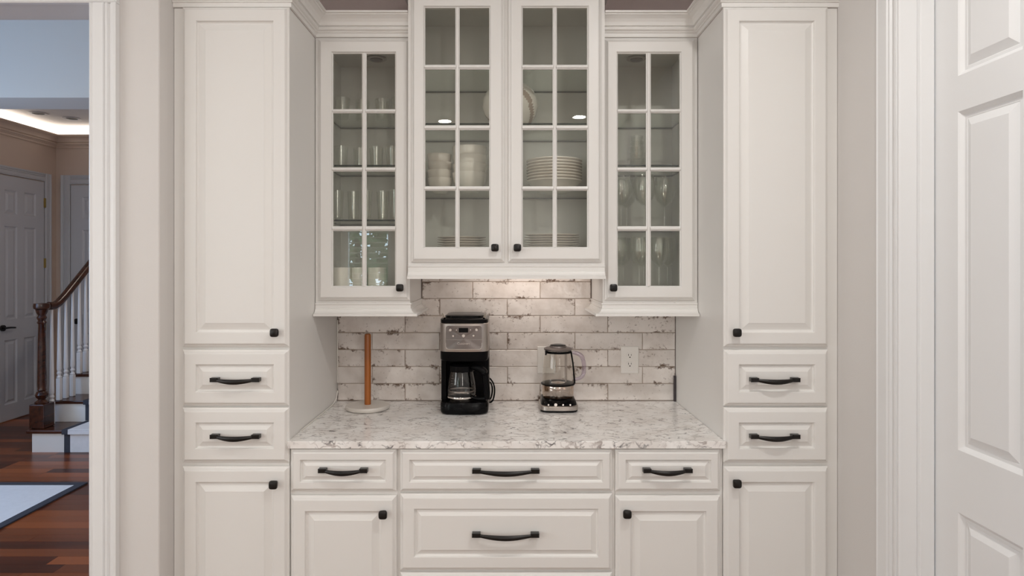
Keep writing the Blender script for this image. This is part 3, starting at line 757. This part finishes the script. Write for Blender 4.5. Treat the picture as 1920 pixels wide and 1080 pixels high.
WS = ['lowest', 'middle', 'highest']
LS = [1.7275, 1.9465, 2.160]; RS = [1.6995, 1.9465, 2.160]; CS = [1.846, 2.1015, 2.322]
for i in range(3):
    shelf((-0.740, -0.399), 2.512, 2.806, LS[i], '%s glass shelf inside the left wall cabinet' % WS[i])
    shelf((0.399, 0.740), 2.512, 2.806, RS[i], '%s glass shelf inside the right wall cabinet' % WS[i])
    shelf((-0.365, 0.365), 2.458, 2.806, CS[i], '%s glass shelf inside the middle wall cabinet' % WS[i])
# puck lights in side cabinet tops
for s in (-1, 1):
    t = thing('puck_light', (s * .555, 2.68, 2.431), 'unlit round puck light inside top of the %s wall cabinet' % ('left' if s < 0 else 'right'), 'light', 'cabinet puck lights')
    MB().lathe([(.040, 2.4305), (.042, 2.4245), (.036, 2.4215), (.028, 2.4225)], (s * .555, 2.68), 28).build('housing', STEEL, t, True)
    MB().lathe([(.027, 2.4222), (.025, 2.4195), (.014, 2.4185)], (s * .555, 2.68), 24).build('lens', PANELS, t, True)

# ================================================================== TILES
tw, th, g = 0.3035, 0.0762, 0.0028
z = CT + 0.002
cache = {}
for r in range(8):
    x_off = -0.7588 + (0 if r % 2 == 0 else -tw / 2 + 0.004)
    lim = 0.7588 if r < 6 else 0.3815 - .002
    if r >= 6: pass
    for c in range(-1, 7):
        a = max(-lim, x_off + c * tw); b = min(lim, x_off + (c + 1) * tw)
        if b - a < 0.02: continue
        w = round(b - a - g, 4); h = th - g
        key = (w, random.randrange(3)) if abs(w - (tw - g)) < .002 else (w, 0)
        if key not in cache:
            m = MB(); n = 5
            rnd = lambda: random.uniform(-.0006, .0006)
            def ring(ins, y):
                pts = []
                for k in range(n): pts.append((-w / 2 + ins + (w - 2 * ins) * k / n, y, -h / 2 + ins + rnd()))
                for k in range(2): pts.append((w / 2 - ins + rnd(), y, -h / 2 + ins + (h - 2 * ins) * k / 2))
                for k in range(n): pts.append((w / 2 - ins - (w - 2 * ins) * k / n, y, h / 2 - ins + rnd()))
                for k in range(2): pts.append((-w / 2 + ins + rnd(), y, h / 2 - ins - (h - 2 * ins) * k / 2))
                return pts
            m.loft([ring(0, 0.0055), ring(0, -0.0005), ring(.0018, -0.002)], True)
            o = m.build('tile', TILEM, wb); cache[key] = o
        else:
            o = cache[key].copy(); COL.objects.link(o); o.parent = wb
        o.location = ((a + b) / 2, YB, z + r * th + th / 2)
        o.rotation_euler = (random.uniform(-.006, .006), 0, random.uniform(-.003, .003))
MBg = MB().box(-0.758, 0.758, YB + .0015, YB + .0058, CT, 1.39); MBg.box(-.380, .380, YB + .0015, YB + .0058, 1.39, 1.545)
MBg.build('grout', GROUT, wb)
# under-cabinet light bar
t = thing('task_light', (0.06, 2.68, 1.545), 'slim light bar under the middle wall cabinet', 'light')
MB().box(-0.13, 0.25, 2.66, 2.70, 1.5465, 1.566).build('housing', PLAST, t, bevel=0.002)

# outlet plates
def plate(px0, px1, label, sockets):
    yb = YB - 0.0028; x0, x1, z0, z1 = PX(px0, YB), PX(px1, YB), PZ(700, YB), PZ(649, YB)
    t = thing('outlet' if sockets else 'switch_plate', ((x0 + x1) / 2, yb, (z0 + z1) / 2), label, 'outlet' if sockets else 'switch')
    xc, zc = (x0 + x1) / 2, (z0 + z1) / 2
    MB().loft([rring(x0, x1, z0, z1, yb), rring(x0, x1, z0, z1, yb - .003), rring(x0 + .003, x1 - .003, z0 + .003, z1 - .003, yb - .0055)], True).build('cover', PLAST, t)
    if sockets:
        for k in (-1, 1):
            zz = zc + k * .0195
            o = MB().prism([(.0165 * math.cos(a) , max(-.0135, min(.0135, .0175 * math.sin(a)))) for a in [2 * math.pi * i / 24 for i in range(24)]], lambda u, v, tt: (xc + u, tt, zz + v), yb - .0056, yb - .0075).build('socket', PLAST, t)
            s = MB(); s.box(xc - .0075, xc - .0052, yb - .0081, yb - .0076, zz - .001, zz + .008); s.box(xc + .0052, xc + .0072, yb - .0081, yb - .0076, zz, zz + .007)
            s.lathe([(.0028, 0), (.0028, .0005)], (0, 0), 10) if False else s.box(xc - .0026, xc + .0026, yb - .0081, yb - .0076, zz - .0095, zz - .0045)
            s.build('slots', SLOTM, o)
        for k in (-1, 0, 1): MB().tube([(xc, yb - .0056, zc + k * .049), (xc, yb - .0068, zc + k * .049)], .0028, 8).build('screw', PLAST, t)
    else:
        MB().box(xc - .016, xc + .016, yb - .0085, yb - .0056, zc - .033, zc + .033).build('rocker', PLAST, t, bevel=.0015)
plate(1163.5, 1197, 'white double outlet on the tiles right of the kettle', True)
plate(1007.5, 1040, 'white wall plate on the tiles behind the glass kettle', False)

# dark strip in the corner and caulk line
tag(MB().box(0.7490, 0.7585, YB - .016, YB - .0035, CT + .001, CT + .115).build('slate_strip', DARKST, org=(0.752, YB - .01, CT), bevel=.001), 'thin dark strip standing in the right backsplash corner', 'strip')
tag(MB().tube([(-.753, 2.800, 1.30), (-.753, 2.80, 1.02), (-.7525, 2.797, .985), (-.752, 2.775, .955), (-.7535, 2.72, .9385), (-.755, 2.55, .9375), (-.755, 2.30, .9375)], .0024, 6).build('caulk_line', CAULK, None, True, org=(-.753, 2.6, CT)),
    'thin white caulk line in the left counter corner beside the backsplash', 'cord')

# ================================================================== COUNTER OBJECTS
# paper towel holder
hx, hy = PX(689.5, 2.665), 2.665
t = thing('paper_towel_holder', (hx, hy, CT), 'empty paper towel holder, wood pole on round pale marble base', 'towel holder')
MB().lathe([(.084, CT + .0005), (.090, CT + .003), (.092, CT + .008), (.092, CT + .015), (.089, CT + .019), (.02, CT + .0195)], (hx, hy), 48).build('base', MARBLE, t, True)
MB().lathe([(.0135, CT + .0196), (.0138, CT + .03), (.0138, 1.245), (.0125, 1.252), (.008, 1.255)], (hx, hy), 20).build('pole', POLEW, t, True)

# coffee maker
kx0, kx1 = PX(824.5, 2.56), PX(915.5, 2.56); kxc = (kx0 + kx1) / 2; kw = kx1 - kx0
KF = 2.552; KD = 0.225; kyc = KF + KD / 2
t = thing('coffee_maker', (kxc, kyc, CT), 'black and steel drip coffee maker on the counter left of the kettle', 'coffee maker')
def layer(w, d, yc_, z, r=.03, b=.012): return [(p[0], p[1], z) for p in rrect(kxc, yc_, w, d, r, 6, b)]
ko = 0.006
m = MB(); m.loft([layer(kw - .016, KD - .016, kyc + ko, CT + .001), layer(kw - .004, KD - .004, kyc + ko, CT + .006), layer(kw, KD, kyc + ko, CT + .014), layer(kw, KD, kyc + ko, CT + .044), layer(kw - .006, KD - .006, kyc + ko, CT + .050)], True)
m.build('base', BLACKP, t, True)
m = MB(); m.loft([layer(kw, .10, KF + KD - .05 + .006, CT + .0505, .02, 0), layer(kw, .10, KF + KD - .05 + .006, CT + .2195, .02, 0)], True)
m.box(kx0 + .001, kx0 + .020, KF + .06, KF + KD - .09, CT + .0505, CT + .2195)
m.build('column', BLACKM, t, True)
ZS0, ZS1 = PZ(659.5, KF), PZ(606, KF)
m = MB(); m.loft([layer(kw - .01, KD, kyc + ko, CT + .220), layer(kw, KD, kyc + ko, CT + .226), layer(kw, KD, kyc + ko, ZS0 - .0005)], True)
m.build('brew_housing', BLACKM, t, True)
m = MB(); m.loft([layer(kw, KD, kyc + ko, ZS0), layer(kw + .001, KD + .001, kyc + ko, ZS0 + .003), layer(kw + .001, KD + .001, kyc + ko, ZS1 - .003), layer(kw - .004, KD - .004, kyc + ko, ZS1)], True)
m.build('steel_housing', STEEL, t, True)
m = MB(); m.loft([layer(kw - .002, KD - .002, kyc + ko, ZS1 + .0005), layer(kw - .001, KD - .001, kyc + ko, ZS1 + .014), layer(kw - .02, KD - .02, kyc + ko, ZS1 + .019), layer(kw - .03, KD - .03, kyc + ko, ZS1 + .019)], True)
m.build('lid', BLACKP, t, True)
m = MB(); m.loft([layer(kw - .035, KD - .05, kyc + ko, ZS1 + .0195), layer(kw - .04, KD - .055, kyc + ko, ZS1 + .028), layer(kw - .06, KD - .08, kyc + ko, ZS1 + .031)], True)
m.build('hopper_lid', BLACKP, t, True)
for s in (-1, 1):
    xx = kxc + s * (kw / 2 - .018)
    MB().tube([(xx, KF + .02, ZS1 + .018), (xx + s * .004, KF + .03, ZS1 + .026), (xx + s * .010, KF + .035, ZS1 + .036)], .0052, 8).build('lid_clip', CHROME, t, True)
# front control panel
yp = KF - .0058
def bowed(x): return KF + ko - 0.012 * (1 - ((x - kxc) / (kw / 2)) ** 2) - .0006
def cpoly(x0, x1, z0, z1, rt, rb, n=5):
    pts = []
    for cx_, cz_, r, a0 in ((x1 - rb, z0 + rb, rb, -90), (x1 - rt, z1 - rt, rt, 0), (x0 + rt, z1 - rt, rt, 90), (x0 + rb, z0 + rb, rb, 180)):
        for k in range(n + 1):
            a = R(a0 + 90 * k / n); pts.append((cx_ + r * math.cos(a), cz_ + r * math.sin(a)))
    # subdivide long edges for the bow
    out = []
    for i, p in enumerate(pts):
        q = pts[(i + 1) % len(pts)]; out.append(p)
        if abs(q[0] - p[0]) > .03:
            for k in range(1, 8): out.append((p[0] + (q[0] - p[0]) * k / 8, p[1] + (q[1] - p[1]) * k / 8))
    return out
qx0, qx1, qz0, qz1 = PX(836, KF), PX(903.5, KF), PZ(654.5, KF), PZ(611, KF)
def plateb(name, poly, t_, mat, par, off=0.0):
    m = MB(); n = len(poly)
    vs = [(x, bowed(x) - off, z) for x, z in poly] + [(x, bowed(x) - off - t_, z) for x, z in poly]
    xs = sum(p[0] for p in poly) / n
    # strip fill of front: pair by centroid rows
    zc_ = sum(p[1] for p in poly) / n
    c = len(vs)
    vs += [(qq, bowed(qq) - off - t_, zc_) for qq in (xs,)]
    m.add(vs, [(i, (i + 1) % n, n + (i + 1) % n, n + i) for i in range(n)] + [(n + i, n + (i + 1) % n, c) for i in range(n)])
    return m.build(name, mat, par)
cpn = plateb('control_panel', cpoly(qx0, qx1, qz0, qz1, .010, .012), .0022, PANELS, t)
rb_ = .012
pts = [(qx0, qz0 + .026)] + [(qx0 + rb_ - rb_ * math.cos(R(q)), qz0 + rb_ - rb_ * math.sin(R(q))) for q in range(0, 91, 15)] + [(qx0 + rb_ + (qx1 - qx0 - 2 * rb_) * k / 8, qz0) for k in range(1, 8)] + [(qx1 - rb_ + rb_ * math.sin(R(q)), qz0 + rb_ - rb_ * math.cos(R(q))) for q in range(0, 91, 15)] + [(qx1, qz0 + .026)]
pts = [(x, bowed(x) - .0025, z) for x, z in pts]
MB().tube(pts, .0014, 8).build('rim', CHROME, cpn, True)
zl = PZ(636.5, KF)
MB().tube([(x, bowed(x) - .0024, zl) for x in [qx0 + (qx1 - qx0) * k / 10 for k in range(11)]], .0005, 6).build('seam', CHROME, cpn)
dx0, dx1 = PX(860.5, KF), PX(878, KF)
MB().box(dx0, dx1, bowed(kxc) - .004, bowed(kxc) - .0005, PZ(623, KF), PZ(614.5, KF)).build('display', BLACKP, cpn, bevel=.0005)
for (bx, bz, br) in ((844.5, 618.5, .0062), (856, 618.5, .0028), (882.5, 618, .0030), (893.5, 618, .0060), (850, 629.5, .0048), (869.3, 629, .0070), (888, 629, .0050)):
    x = PX(bx, KF); yy = bowed(x) - .0020
    MB().lathe([(br, 0), (br, .002), (br * .8, .0032)], (0, 0), 16).build('tmp', CHROME)
    o = bpy.data.objects['tmp']; o.name = 'button'; o.parent = cpn
    o.rotation_euler = (R(90), 0, 0); o.location = Vector((x, yy, PZ(bz, KF))) - ORG[cpn.name]
def text(body, size, mat, loc, parent, sx=1.0, shear=0.0):
    c = bpy.data.curves.new('txt', 'FONT'); c.body = body; c.size = size; c.extrude = .0003; c.align_x = 'CENTER'; c.shear = shear
    tmp = bpy.data.objects.new('txt', c); COL.objects.link(tmp); bpy.context.view_layer.update()
    me = bpy.data.meshes.new_from_object(tmp.evaluated_get(bpy.context.evaluated_depsgraph_get()))
    bpy.data.objects.remove(tmp)
    o = bpy.data.objects.new('lettering', me); me.name = 'lettering'; me.materials.clear(); me.materials.append(mat)
    COL.objects.link(o); o.parent = parent; o.rotation_euler = (R(90), 0, 0); o.scale = (sx, 1, 1)
    o.location = Vector(loc) - ORG[parent.name]
    return o
text('Cuisinart', .0125, CHROME, (PX(869.5, KF), bowed(kxc) - .0032, PZ(645.5, KF)), cpn, 1.15)

# carafe
cx_, cy_ = PX(865.5, 2.62), 2.618
t = thing('glass_carafe', (cx_, cy_, CT + .051), 'empty glass carafe with black handle and lid inside the coffee maker', 'carafe')
z0 = CT + .052
m = MB(); m.lathe([(.050, z0), (.057, z0 + .006), (.0605, z0 + .02), (.061, z0 + .045), (.058, z0 + .075), (.0535, z0 + .100), (.050, z0 + .118)], (cx_, cy_), 36, False)
m.build('glass_body', CARG, t, True)
MB().lathe([(.0505, z0 + .1185), (.0535, z0 + .119), (.0535, z0 + .142), (.045, z0 + .152), (.02, z0 + .155)], (cx_, cy_), 36).build('lid', BLACKP, t, True)
MB().lathe([(.0618, z0 + .010), (.0622, z0 + .011), (.0622, z0 + .0165), (.0618, z0 + .0175)], (cx_, cy_), 36, False).build('chrome_band', CHROME, t, True)
MB().lathe([(.0535, z0 + .034), (.054, z0 + .035), (.054, z0 + .039), (.0535, z0 + .040)], (cx_, cy_), 36, False).build('inner_ring', STEEL, t, True)
hx1 = PX(914, 2.57)
m = MB()
prof = [(cx_ + .048, 2.588, z0 + .138), (cx_ + .075, 2.574, z0 + .136), (hx1 - .012, 2.566, z0 + .118), (hx1 - .006, 2.563, z0 + .08), (hx1 - .002, 2.562, z0 + .040), (hx1 - .002, 2.563, z0 + .012)]
m.tube(prof, [.012, .014, .015, .014, .013, .012], 12, smooth=4)
m.tube([(cx_ + .052, 2.585, z0 + .012), (cx_ + .075, 2.574, z0 + .010), (hx1 - .004, 2.564, z0 + .014)], [.008, .009, .011], 10)
m.build('handle', BLACKM, t, True)
tk = MB()
for k in range(8):
    a = R(236); rr = .0612 - .0001 * k; zz = z0 + .030 + k * .0105
    for da in range(4 if k % 2 else 6):
        a1 = R(226 + da * 2.4); a2 = R(226 + (da + 1) * 2.4); rk = .0614 - (.0 if k < 3 else (k - 3) * .0016)
        tk.add([(cx_ + rk * math.cos(q), cy_ + rk * math.sin(q), zq) for q, zq in ((a1, zz), (a2, zz), (a2, zz + .0018), (a1, zz + .0018))], [(0, 1, 2, 3)])
tk.build('level_marks', PANELS, t)['kind'] = 'stuff'
tag(MB().tube([(kx1 - .01, 2.775, 1.05), (kx1 + .004, 2.77, 1.042), (kx1 + .018, 2.765, 1.02), (kx1 + .022, 2.762, .99), (kx1 + .016, 2.76, .955), (kx1 + .004, 2.762, .942), (kx1 - .01, 2.775, .942)], .0034, 8, smooth=4).tube(
    [(kx1 - .008, 2.78, 1.03), (kx1 + .006, 2.777, 1.022), (kx1 + .012, 2.775, .995), (kx1 + .006, 2.772, .96), (kx1 - .006, 2.772, .95)], .0034, 8, smooth=4).build('power_cord', BLACKM, None, True, org=(kx1, 2.77, CT)),
    'looped black power cord behind right side of the coffee maker', 'cord')

# kettle
ex0, ex1 = PX(1013, 2.60), PX(1085, 2.60); exc = (ex0 + ex1) / 2; ew = ex1 - ex0; ed = .165; eyc = 2.592 + ed / 2
t = thing('kettle_base', (exc, eyc, CT), 'steel and black power base with buttons under the glass kettle', 'kettle base')
def el(w, d, z, r=.03, dy=0): return [(p[0], p[1] + dy, z) for p in rrect(exc, eyc, w, d, r, 6, .006)]
MB().loft([el(ew - .012, ed - .012, CT + .001), el(ew - .004, ed - .004, CT + .003), el(ew - .004, ed - .004, CT + .009)], True).build('foot', BLACKP, t, True)
MB().loft([el(ew, ed, CT + .0095), el(ew, ed, CT + .025), el(ew - .008, ed - .008, CT + .028)], True).build('steel_band', STEEL, t, True)
MB().loft([el(ew - .010, ed - .010, CT + .0285), el(ew - .014, ed - .03, CT + .040, dy=.01), el(ew - .022, ed - .05, CT + .048, dy=.018)], True).build('top', BLACKP, t, True)
for k in range(4):
    x = exc - .046 + k * .030
    MB().tube([(x, 2.5925, CT + .0325), (x, 2.590, CT + .0335)], .0035 if k != 1 else .0065, 12).build('button', STEEL, t, True)
jx, jy, jz = exc + .001, eyc + .012, CT + .0485
t = thing('glass_kettle', (jx, jy, jz), 'clear glass kettle with dark metal lid and smoky handle', 'kettle')
MB().lathe([(.050, jz + .0005), (.062, jz + .001), (.066, jz + .006), (.067, jz + .050), (.066, jz + .053), (.02, jz + .054)], (jx, jy), 40).build('metal_band', glass('band_glass', (0.62, 0.52, 0.44), 0.42, 0.4, (0.9, 0.82, 0.75), 0.06), t, True)
MB().lathe([(.0675, jz + .0535), (.0725, jz + .054), (.073, jz + .058), (.0675, jz + .060)], (jx, jy), 40).build('ring', BLACKM, t, True)
MB().lathe([(.067, jz + .0605), (.0675, jz + .075), (.066, jz + .11), (.062, jz + .15), (.056, jz + .185), (.0535, jz + .197)], (jx, jy), 40, False).build('glass_body', JUGG, t, True)
lz = jz + .1975
MB().lathe([(.0545, lz), (.060, lz + .003), (.0605, lz + .008), (.054, lz + .012), (.038, lz + .0145), (.036, lz + .0195), (.028, lz + .023), (.010, lz + .0245)], (jx, jy), 40).build('lid', PANELS, t, True)
MB().lathe([(.034, lz + .0200), (.032, lz + .0235), (.018, lz + .0262), (.004, lz + .0266)], (jx, jy), 30).build('lid_cap', BLACKP, t, True)
MB().lathe([(.0555, lz - .010), (.0562, lz - .010), (.0562, lz - .0005), (.0555, lz - .0005)], (jx, jy), 30, False).build('neck_ring', BLACKM, t, True)
MB().tube([(jx + .034, jy, jz + .062), (jx + .034, jy, lz - .001)], .0045, 10).build('basket_rod', STEEL, t, True)
MB().tube([(jx - .004, jy + .02, jz + .10), (jx - .004, jy + .02, lz - .001)], .002, 8).build('thin_rod', CHROME, t, True)
MB().lathe([(.040, jz + .0545), (.040, jz + .058), (.012, jz + .064), (.004, jz + .066)], (jx, jy), 30).build('heating_plate', CHROME, t, True)
MB().tube([(jx + .054, jy - .014, lz - .002), (jx + .0625, jy - .014, jz + .145), (jx + .066, jy - .014, jz + .10), (jx + .070, jy - .014, jz + .060)], .0032, 8).build('handle_strap', BLACKM, t, True)
MB().tube([(jx - .050, jy - .018, lz - .001), (jx - .054, jy - .022, lz - .018)], [.006, .003], 8).build('spout_guard', BLACKM, t, True)
MB().tube([(jx + .060, jy - .012, lz - .008), (jx + .076, jy - .014, lz - .010), (jx + .098, jy - .016, lz - .022), (jx + .108, jy - .017, lz - .050), (jx + .109, jy - .017, lz - .085), (jx + .102, jy - .016, lz - .108), (jx + .086, jy - .015, lz - .119), (jx + .072, jy - .014, lz - .120)],
          [.006, .0085, .0095, .009, .0088, .0082, .007, .006], 14, smooth=4).build('handle', HANDG, t, True)

# ================================================================== DISHES IN THE CABINETS
ordn = ['bottom', 'second', 'third', 'fourth', 'fifth', 'sixth', 'seventh', 'eighth', 'ninth']
def stack(name, prof, x, y, z, n, dz, mat, lab, cat, group, jit=.001, seg=36, skew=0):
    base = None
    for i in range(n):
        pos = (x + random.uniform(-jit, jit), y + random.uniform(-jit, jit), z + i * dz)
        if base is None:
            base = MB().lathe(prof, (0, 0), seg).build(name, mat, None, True); o = base
        else:
            o = base.copy(); COL.objects.link(o)
        o.location = pos
        pl = ordn[i] if i < n - 1 else 'top'
        tag(o, lab % (pl + (' one' if pl in ('bottom', 'top') else ' from bottom')), cat, group)
def plate_prof(r): return [(r * .55, 0), (r * .58, .002), (r * .70, .003), (r * .98, .0085), (r, .0095), (r * .99, .0105), (r * .70, .0055), (r * .2, .0045)]
CF = 1.5465 + .022 + .016 + .0012
stack('dinner_plate', plate_prof(.102), PX(866, 2.62), 2.62, CF + .026, 5, .0099, CERAM, 'white plate in left stack at bottom of middle cabinet, %s', 'plate', 'plates in left stack')
stack('dinner_plate', plate_prof(.115), PX(1034, 2.62), 2.62, CF + .026, 6, .0099, CERAM, 'white plate in right stack at bottom of middle cabinet, %s', 'plate', 'plates in right stack')
# risers the stacks stand on (saucers below the sight line)
stack('saucer', [(.06, 0), (.09, .012), (.092, .0245), (.05, .0253)], PX(866, 2.62), 2.62, CF, 1, .01, CERAM, 'deep white dish under the left plate stack, %s', 'dish', 'dishes under plates')
stack('saucer', [(.06, 0), (.10, .012), (.102, .0245), (.05, .0253)], PX(1034, 2.62), 2.62, CF, 1, .01, CERAM, 'deep white dish under the right plate stack, %s', 'dish', 'dishes under plates')
def bowl_prof(r, h): return [(r * .45, 0), (r * .50, .003), (r * .74, h * .25), (r * .93, h * .6), (r, h * .97), (r * .985, h), (r * .95, h * .96), (r * .84, h * .58), (r * .62, h * .26), (r * .3, .008)]
S1, S2 = CS[0] + .0008, CS[1] + .0008
stack('small_bowl', bowl_prof(.052, .066), -0.283, 2.665, S1, 4, .0335, CERAM, 'small white bowl in leftmost stack on middle cabinet shelf, %s', 'bowl', 'small bowls stacked', .002)
stack('cereal_bowl', bowl_prof(.073, .084), -0.154, 2.635, S1, 4, .036, CERAMW, 'deep white bowl in larger bowl stack, left half of middle cabinet, %s', 'bowl', 'deep bowls stacked', .002)
def pasta(r, h): return [(r * .5, 0), (r * .55, .003), (r * .80, h * .5), (r * .90, h * .8), (r, h * .92), (r * .995, h), (r * .90, h * .90), (r * .6, h * .3), (r * .2, .008)]
stack('pasta_bowl', pasta(.117, .050), PX(1039.5, 2.63), 2.63, S1, 8, .0122, CERAM, 'wide white bowl stacked on right half of cabinet shelf, %s', 'bowl', 'wide bowls stacked', .001)
# swirl bowl
vx, vy = PX(957, 2.62), 2.625
m = MB(); n = 96; rings = []
key = [(.045, 0), (.055, .004), (.085, .03), (.108, .065), (.118, .10), (.116, .135), (.102, .165), (.085, .182), (.080, .186)]
prf = []
for (r0, z0_), (r1, z1_) in zip(key, key[1:]):
    for k in range(4): prf.append((r0 + (r1 - r0) * k / 4, z0_ + (z1_ - z0_) * k / 4))
nout = len(prf)
prf += [(.080, .186), (.074, .182), (.09, .16), (.10, .13), (.09, .06), (.04, .02)]
def sw(a, z): return (a * 5 / (2 * math.pi) + z * 5.5) % 1.0
for i, (r, z) in enumerate(prf):
    rings.append([(vx + (r * (1 - .045 * sw(a, z)) if 0 < i < nout else r) * math.cos(a), vy + (r * (1 - .045 * sw(a, z)) if 0 < i < nout else r) * math.sin(a), S2 + z) for a in [2 * math.pi * i2 / n for i2 in range(n)]])
m.loft(rings, True)
for i in range(n * nout):
    k, j = divmod(i, n)
    if .80 < sw(2 * math.pi * (j + .5) / n, prf[k][1]) < 1.0: m.m[i] = 1  # groove faces coloured brown as painted shade
tag(m.build('serving_bowl', [CERAMW, CERSW], None, True, org=(vx, vy, S2)), 'large round white bowl with swirling grooves shaded brown, behind the middle doors', 'bowl')

# canisters/mugs in left cabinet floor
SF = SZB + .022 + .016 + .0012
for i, (px, r) in enumerate(((642, .040), (672, .030), (706, .040))):
    x = PX(px, 2.62); lab = ['leftmost', 'middle', 'rightmost'][i]
    m = MB().lathe([(r * .9, SF), (r, SF + .004), (r, SF + .098), (r * .97, SF + .100), (r * .93, SF + .098), (r * .92, SF + .01)], (x, 2.60 + .02 * i), 28)
    tag(m.build('canister', CERAMW, None, True, org=(x, 2.6, SF)), 'plain cream canister on the floor of left wall cabinet, %s of three' % lab, 'canister', 'cream canisters')

# tumblers
def tumbler(r, h): return [(r * .74, 0), (r * .76, .001), (r * .80, .006), (r, h), (r * .96, h), (r * .76, .012), (r * .2, .011)]
rows_ = [(LS[0], [(-.700, 2.60), (-.640, 2.63), (-.578, 2.585), (-.516, 2.62), (-.455, 2.58), (-.425, 2.68)], .026, .125, 'tall', 'lowest'),
         (LS[1], [(-.690, 2.62), (-.620, 2.66), (-.545, 2.63), (-.475, 2.62), (-.43, 2.70)], .030, .092, 'short', 'middle'),
         (LS[2], [(-.690, 2.64), (-.615, 2.68), (-.525, 2.66), (-.45, 2.63)], .032, .085, 'squat', 'highest')]
pos_w = ['leftmost', 'second from left', 'third from left', 'fourth from left', 'fifth from left', 'rightmost']
for z, P, r, h, kind, sh in rows_:
    base = None
    for i, (x, y) in enumerate(P):
        if base is None: base = MB().lathe(tumbler(r, h), (0, 0), 20).build('tumbler', CLEARG, None, True); o = base
        else: o = base.copy(); COL.objects.link(o)
        o.location = (x, y, z + .0008)
        pw_ = pos_w[i] if i < len(P) - 1 else 'rightmost'
        tag(o, '%s clear tumbler on %s shelf of left cabinet, %s' % (kind, sh, pw_), 'glass', 'tumblers on the %s left shelf' % sh)
# wine glasses
def wine(r, h, stem): 
    return [(.030, 0), (.031, .0015), (.012, .004), (.0035, .010), (.0032, stem), (.008, stem + .004), (r * .70, stem + (h - stem) * .22), (r * .97, stem + (h - stem) * .45), (r, stem + (h - stem) * .60), (r * .80, h),
            (r * .78, h), (r * .96, stem + (h - stem) * .60), (r * .66, stem + (h - stem) * .25), (.004, stem + .009)]
sets = [(RS[0] + .0008, [(.475, 2.60), (.568, 2.585), (.515, 2.69), (.665, 2.64)], (.046, .215, .085), 'lowest'),
        (SF, [(.462, 2.60), (.545, 2.58), (.632, 2.60), (.50, 2.69), (.59, 2.70), (.69, 2.69)], (.040, .225, .10), 'floor')]
for z, P, a, sh in sets:
    base = None
    for i, (x, y) in enumerate(P):
        if base is None:
            root = bpy.data.objects.new('wine_glass', None); COL.objects.link(root); ORG[root.name] = Vector((0, 0, 0)); base = root
            pr = wine(*a); 
            MB().lathe(pr[5:], (0, 0), 24).build('bowl', CLEARG, root, True); MB().lathe(pr[:5] + [(.0032, a[2] + .0035)], (0, 0), 20).build('stem', CLEARG, root, True)
            o = root; o.location = (x, y, z)
        else: o = copy_tree(base, (x, y, z))
        rowl = 'front' if y < 2.66 else 'back'
        same = [p for p in P if (p[1] < 2.66) == (y < 2.66)]; k = same.index((x, y))
        pw_ = ('leftmost' if k == 0 else 'rightmost' if k == len(same) - 1 else 'middle') if len(same) > 1 else 'only one'
        tag(o, 'clear wine glass on %s of right cabinet, %s row, %s' % ('lowest shelf' if sh == 'lowest' else 'the floor', rowl, pw_), 'wine glass', 'wine glasses on the %s' % ('lowest right shelf' if sh == 'lowest' else 'right cabinet floor'))
# stacked glass cups on right middle shelf
zz = RS[1] + .0008
def cup(r, h): return [(r * .72, 0), (r * .78, .004), (r * .9, h * .5), (r, h * .9), (r * 1.04, h), (r * .98, h), (r * .72, .008), (r * .2, .007)]
for i in range(5):
    r = .040 - .0035 * i
    o = MB().lathe(cup(r, .042), (0, 0), 24).build('dessert_glass', CLEARG, None, True); o.location = (.548, 2.64, zz + i * .0245)
    tag(o, 'small clear glass cup in the stack on right cabinet shelf, %s' % (['bottom one', 'second from bottom', 'third from bottom', 'fourth from bottom', 'top one'][i]), 'glass', 'stacked glass cups')

# tree in the garden behind the rear window (seen only as a reflection in the cabinet glass)
LEAF = paint('leaf_green', (0.05, 0.13, 0.04), 0.6, 0.4, 0, 4)
t = thing('garden_tree', (-3.2, -8.5, -0.1), 'leafy green tree outside the rear kitchen window', 'tree')
MB().lathe([(.16, -0.1), (.11, 0.6), (.09, 1.3), (.05, 2.2)], (-3.2, -8.5), 10).build('trunk', RAILW, t, True)
lf = MB()
for k in range(500):
    a, b2, rr = random.uniform(0, 6.283), random.uniform(-1, 1), random.uniform(.5, 1.25)
    cxx = -3.2 + rr * math.cos(a) * math.sqrt(1 - b2 * b2); cyy = -8.5 + rr * math.sin(a) * math.sqrt(1 - b2 * b2); czz = 1.9 + rr * b2
    q = [Vector((random.uniform(-.16, .16), random.uniform(-.16, .16), random.uniform(-.16, .16))) for _ in range(4)]
    lf.add([Vector((cxx, cyy, czz)) + w_ for w_ in q], [(0, 1, 2), (0, 2, 3), (0, 3, 1), (1, 3, 2)])
lf.build('foliage', LEAF, t)['kind'] = 'stuff'
struct(MB().box(-9, 4, -14, -4.36, -0.25, -0.101).build('ground', LEAF))
